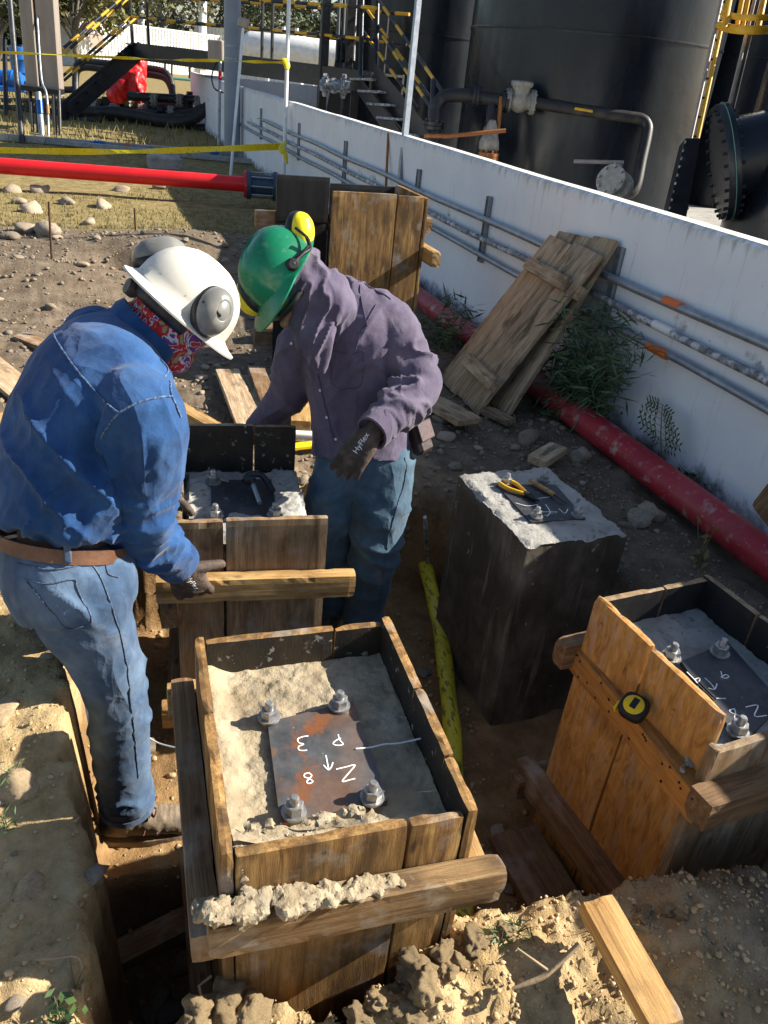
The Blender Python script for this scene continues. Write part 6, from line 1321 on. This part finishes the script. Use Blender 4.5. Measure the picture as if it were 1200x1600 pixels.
w0 = base + d * 1.5 - nn * .05 + Z * 1.55; fo = MB().box(w0, (1.25, .08, 1.05), frame(d), .01).build('window', MT['white'], t); MB().box(w0 - nn * .05, (1.08, .03, .88), frame(d)).build('shutter', MT['alu'], fo)
t, base, d, nn, L = container('second white container further back with ribbed roof edge', WD(305, 92, 62), WD(470, 112, 62), 2.4, 3.6, 0)
bt = thing('bullet_tank', 'long white horizontal pressure tank on saddles behind the cross wall', 'tank', WD(440, 110, 30)); a, b = WD(392, 76, 30), WD(560, 96, 30); d = (b - a).normalized()
Lb = (b - a).length; r = .60; MB().lathe([(0.001, -.42), (.2, -.40), (.4, -.30), (.54, -.14), (r, 0), (r, Lb), (.54, Lb + .14), (.4, Lb + .3), (.2, Lb + .4), (.001, Lb + .42)], zmat(a, d), 32).build('shell', MT['white'], bt, 50)
for u in (.12, .55, .9): MB().box(a + (b - a) * u - Z * 1.05, (.3, .9, 1.1), frame(d), .02).build('saddle', MT['white'], bt)
for u in (.30, .42): MB().tube([a + (b - a) * u + Z * .55, a + (b - a) * u + Z * .85], .07, 8).build('nozzle', MT['white'], bt, 60)
for (px, b0, lb) in ((221, 75, 'thin white vent stack rising behind the container'), (316, 62, 'thicker white vent stack by the second container')):
    o = MB().tube([WD(px, b0 + 45, 58), WD(px + 1, -40, 58)], .19 if px < 300 else .3, 14).build('vent_stack', MT['white'], None, 60); tag(o, lb, 'stack')
tb_ = thing('work_table', 'small green-topped table with black legs beyond the pipe skid', 'table', WD(287, 140, 26)); MB().box(WD(285, 124, 26), (.9, .6, .06), None, .01).build('table_top', MT['greenhose'], tb_)
for (x_, y_) in ((-.4, -.25), (.4, -.25), (-.4, .25), (.4, .25)): q = WD(285, 124, 26) + Vc((x_, y_, 0)); MB().tube([q, q - Z * .75], .03, 6).build('leg', MT['black'], tb_, 60)
for i, px in enumerate((257, 268, 296)): tag(MB().tube([WD(px, 122, 27), WD(px + 1, 92, 27)], .035, 6).build('rail_post', MT['black'], None, 60), 'thin black rail post beyond the pipe skid', 'post', 'rail posts beyond the skid')

# ---------------------------------------------------------------- vegetation
def leaf_cloud(name, pts, size, mat, parent, aspect=.45, droop=.3, seed=0):
    r = np.random.default_rng(seed); P = np.array(pts, float); n = len(P); d = r.normal(size=(n, 3)); d[:, 2] = d[:, 2] * .6 - droop; d /= np.linalg.norm(d, axis=1)[:, None]
    s = np.cross(d, r.normal(size=(n, 3))); s /= np.linalg.norm(s, axis=1)[:, None]; L = size * r.uniform(.6, 1.3, n)[:, None]; W = L * aspect
    v = np.stack([P, P + d * L * .45 + s * W * .5, P + d * L, P + d * L * .45 - s * W * .5], 1).reshape(-1, 3); f = np.arange(n * 4).reshape(-1, 4)
    c = np.array([P[:, 0].mean(), P[:, 1].mean(), P[:, 2].min()]); me = np_mesh(name, v - c, f); me.materials.append(mat); o = bpy.data.objects.new(name, me); place(o, Mx.Translation(Vc(c)), parent); o['kind'] = 'stuff'; return o
def tree(label, base, h, rad, mat, seed, dens=2600, ls=.30, group=None, bare=False, sq=.8):
    r = np.random.default_rng(seed); b = Vc(base); t = thing('tree', label, 'tree', b, group); mb = MB(); th = h * .45
    tr = [b, b + Vc((r.normal() * .2, r.normal() * .2, th * .5)), b + Vc((r.normal() * .3, r.normal() * .3, th))]; mb.tube(catmull(tr, 4), [.22 - .012 * i for i in range(9)], 8); pts = []
    for k in range(11):
        a = r.uniform(0, 6.28); u = r.uniform(.55, 1); p = Vc(catmull(tr, 4)[int(8 * u)]); e = b + Vc((math.cos(a) * rad * r.uniform(.4, .95), math.sin(a) * rad * r.uniform(.4, .95), h * r.uniform(.5, .97))); m_ = (p + e) / 2 + Vc((0, 0, .3)); mb.tube(catmull([p, m_, e], 4), [.09 - .009 * i for i in range(9)], 5)
        if not bare or k % 3 == 0:
            for q in range(dens // 11):
                g = r.normal(size=3); g = g / np.linalg.norm(g) * r.uniform(.25, 1) ** .5; pts.append(np.array(e) + g * np.array([rad * .42, rad * .42, rad * .42 * sq]))
        for q in range(5):
            e2 = e + Vc(r.normal(size=3)) * rad * .35; mb.tube([m_, (m_ + e2) / 2 + Vc((0, 0, .15)), e2], [.045, .03, .012], 4)
    mb.build('trunk', MT['bark'], t, 60); leaf_cloud('crown', pts, ls, mat, t, .55, .1, seed)
MT['tl1'] = M('tree_leaf_olive', [(.3, (.030, .045, .016)), (.7, (.085, .105, .040))], 1.2, rough=.6, bump=0); MT['tl2'] = M('tree_leaf_dark', [(.3, (.016, .030, .012)), (.7, (.045, .065, .026))], 1.2, rough=.6, bump=0); MT['tl3'] = M('tree_leaf_yellowish', [(.3, (.07, .075, .02)), (.7, (.15, .14, .045))], 1.2, rough=.6, bump=0)
TL = [(-10, 58, 4.5, 3, 'tl1', 'olive tree crown at the left edge beyond the yard'), (60, 66, 6.5, 4, 'tl2', 'dark dense tree behind the control cabinet'), (120, 60, 5.5, 3.0, 'tl3', 'yellowish shrubby tree at the left end of the container'), (165, 75, 8, 4.0, 'tl1', 'sparse grey-limbed tree above the container'),
      (255, 72, 8, 4.2, 'tl3', 'light green tree beside the thin vent stack'), (330, 80, 9, 4.6, 'tl2', 'dark tree behind the thicker vent stack'), (405, 75, 7.4, 4.0, 'tl1', 'olive brown tree above the white pressure tank'), (465, 84, 7.5, 3.6, 'tl2', 'dark tree next to the palm-like crown'), (545, 80, 5.6, 3.2, 'tl2', 'low dark tree seen between the walkway bars'), (20, 90, 8, 4.5, 'tl1', 'broad olive tree far behind the cabinet'), (210, 92, 9, 5, 'tl2', 'dark green tree far behind the container')]
for i, (px, D, h, rad, m, lb) in enumerate(TL):
    x, y = polar(px, 60, D); tree(lb, (x, y, 0), h, rad, MT[m], i + 3, 2400, .42, None, i in (3,), .8)
hd = MB(); pts = []
rr = np.random.default_rng(5)
for k in range(9000):
    a = rr.uniform(-.62, .35); D = 95 + rr.uniform(-4, 4); x, y = D * math.sin(a), D * math.cos(a); pts.append((x, y, rr.uniform(0, 1) ** 1.2 * (4.2 + 1.2 * math.sin(a * 31) + .8 * math.sin(a * 83 + 1))))
o = leaf_cloud('far_woodland', pts, .9, MT['tl2'], None, .7, .0, 9); tag(o, 'far band of woodland closing the yard', None, None, 'stuff')
# weeds and small plants
def weed(label, base, tips, leaf, mat, nper=60, aspect=.14, seed=0, spread=.035, group=None, name='weed', r0=.004):
    r = np.random.default_rng(seed); b = Vc(base); t = thing(name, label, 'plant', b, group); mb = MB(); pts = []
    for tp in tips:
        tp = Vc(tp); m_ = (b + tp) / 2 + Vc((0, 0, .10 * (tp - b).length)); P = catmull([b, m_, tp], 6); mb.tube(P, [r0 - r0 * .7 * i / 12 for i in range(13)], 5)
        for q in range(nper): u = r.uniform(.25, 1) * 12; p = P[min(12, int(u))]; pts.append(p + r.normal(size=3) * spread)
    mb.build('stem', MT['stem'], t, 60); leaf_cloud('foliage', pts, leaf, mat, t, aspect, .15, seed); return t
b0 = Vc((2.40, 3.45, .0)); tips = [WX(x, y, 2.35 + (i % 3) * .06) for i, (x, y) in enumerate(((905, 480), (940, 470), (975, 505), (985, 540), (920, 530), (880, 520), (900, 560), (950, 560), (860, 560), (965, 580), (890, 600), (930, 600)))]
weed('feathery green bush spilling out behind the leaning shutters', b0, tips, .10, MT['leafgrey'], 190, .10, 1, .06)
weed('leafy stems hanging below the feathery bush', (2.44, 3.30, .0), [WX(x, y, 2.45) for x, y in ((950, 560), (968, 600), (945, 590), (925, 640), (960, 640))], .035, MT['leafgrey'], 26, .4, 2, .02)
weed('feathery weeds between tall form and red pipe', (2.2, 4.75, .0), [WX(x, y, 2.2) for x, y in ((690, 470), (720, 480), (660, 500), (700, 510), (680, 530), (735, 500), (670, 560), (690, 560))], .09, MT['leafgrey'], 60, .12, 3, .05)
sp = Vc((2.50, 2.72, .02)); top_ = WX(1035, 632, 2.50)
sap = thing('sapling', 'slender sapling with paired leaflets before the white wall', 'plant', sp); st_ = catmull([sp, (sp + top_) / 2 + Vc((0, .02, 0)), top_], 6); MB().tube(st_, [.005 - .0003 * i for i in range(13)], 5).build('stem', MT['stem'], sap, 60)
for k in range(5, 13):
    for sg in (-1, 1):
        p = Vc(st_[k]); d_ = Vc((random.uniform(-.3, .1), sg * .85, .35 - .04 * k)).normalized(); L_ = .055 + .05 * math.sin((k - 3) / 10 * 3.1); MB().tube([p, p + d_ * L_ * 1.3], .0012, 4).build('leaf_stalk', MT['stem'], sap)
        for j in range(4):
            q = p + d_ * L_ * (.35 + .3 * j); s_ = d_.cross(Vc((1, 0, 0))).normalized(); 
            for s2 in (-1, 1):
                e = q + (s_ * s2 * .8 + d_ * .5).normalized() * .032; w_ = d_ * .007; MB().add([q, (q + e) / 2 + w_, e, (q + e) / 2 - w_], [(0, 1, 2, 3)]).build('leaf', MT['leaf'], sap)
weed('low leafy weed in the flaking wall foot by the sapling', (2.50, 2.42, .0), [WX(x, y, 2.5) for x, y in ((1060, 725), (1075, 735), (1085, 745), (1050, 740))], .05, MT['leaf'], 14, .4, 5, .02)
weed('small weed with bright leaves in front of the red pipe', (2.18, 2.05, -.02), [WX(x, y, 2.2) for x, y in ((1090, 815), (1118, 825), (1100, 845), (1088, 865))], .05, MT['leafdry'], 4, .5, 6, .012)
for i, (px, py, lb) in enumerate(((790, 1450, 'sprig of green weed on the near lip left of the pale board'), (815, 1430, 'taller green sprig beside the trench on the near lip'), (30, 1225, 'tuft of green grass on the left bank'), (8, 1290, 'low grass tuft at the left frame side of the bank'), (95, 1595, 'little broad-leaved green weed at the bottom of the bank'), (115, 1535, 'wispy seeding grass by the dark pit'), (985, 1430, 'yellow-green sprout beside the pale board'))):
    b = WZ(px, py, .06 if px > 200 else .12); r = np.random.default_rng(i); b.z = gz1(b.x, b.y) - .005
    weed(lb, b, [b + Vc((r.uniform(-.035, .035), r.uniform(-.035, .035), r.uniform(.015, .05))) for _ in range(6)], .024 if i < 5 else .015, MT['leaf'] if i not in (5, 6) else MT['leafdry'], 6, .16 if i != 4 else .5, i, .006, None, 'weed', .0018)
tw = MB(); P = catmull([WZ(800, 1545, .07), WZ(845, 1528, .085), WZ(868, 1510, .10), WZ(905, 1475, .13)], 5); tw.tube(P, [.003, .004, .005] + [.006] * 13, 6); tw.tube([P[8], P[8] + Vc((-.05, .05, .02))], [.004, .002], 5); tag(tw.build('dry_twig', MT['twig'], None, 60), 'pale dry twig lying on the near mound', 'twig')
tw = MB(); P = catmull([WZ(50, 1500, .13), WZ(85, 1497, .15), WZ(125, 1498, .14), WZ(128, 1560, .08)], 5); tw.tube(P, .003, 5); tag(tw.build('dry_twig', MT['twig'], None, 60), 'bent dry stalk over the near bank corner', 'twig')
# dry grass of the yard
def blades(name, label, n, fn, lo, hi, mat):
    A_ = np.array([fn() for _ in range(n)]); Zg = gz(A_[:, 0], A_[:, 1]); r = RNG; h = r.uniform(lo, hi, n); a = r.uniform(0, 6.28, n); w = h * .10 + .002; ln = r.uniform(.1, .6, n) * h; b = r.uniform(0, 6.28, n)
    p = np.stack([A_[:, 0], A_[:, 1], Zg - .01], 1); s = np.stack([np.cos(a), np.sin(a), 0 * a], 1) * w[:, None]; t_ = p + np.stack([np.cos(b) * ln, np.sin(b) * ln, h], 1)
    v = np.stack([p - s, p + s, t_], 1).reshape(-1, 3); me = np_mesh(name, v, np.arange(n * 3).reshape(-1, 3)); me.materials.append(mat); o = bpy.data.objects.new(name, me); place(o, Mx.Identity(4)); return tag(o, label, None, None, 'stuff')
def gpos():
    while True:
        y = 8.4 + 9 * random.random() ** 1.5; x = ru(-4, 2.5)
        if vn(np.array([[x * 1.3, y * 1.3, 2.]]))[0] > .38 + .15 * random.random(): return x, y
blades('dry_grass', 'patchy dry grass round the bright red pipe', 22000, gpos, .012, .05, MT['leafdry'])
blades('dry_grass', 'sparse dry grass further into the yard', 9000, lambda: (ru(-9, 3), ru(15, 32)), .05, .18, MT['leafdry'])
blades('fallen_stalks', 'dry stalks littered on the spoil and lips', 1200, lambda: random.choice(((ru(-1, 1.2), ru(3, 7)), (ru(-.7, -.2), ru(.7, 2.2)), (ru(.4, 1.3), ru(.55, .9)))), .006, .02, MT['twig'])
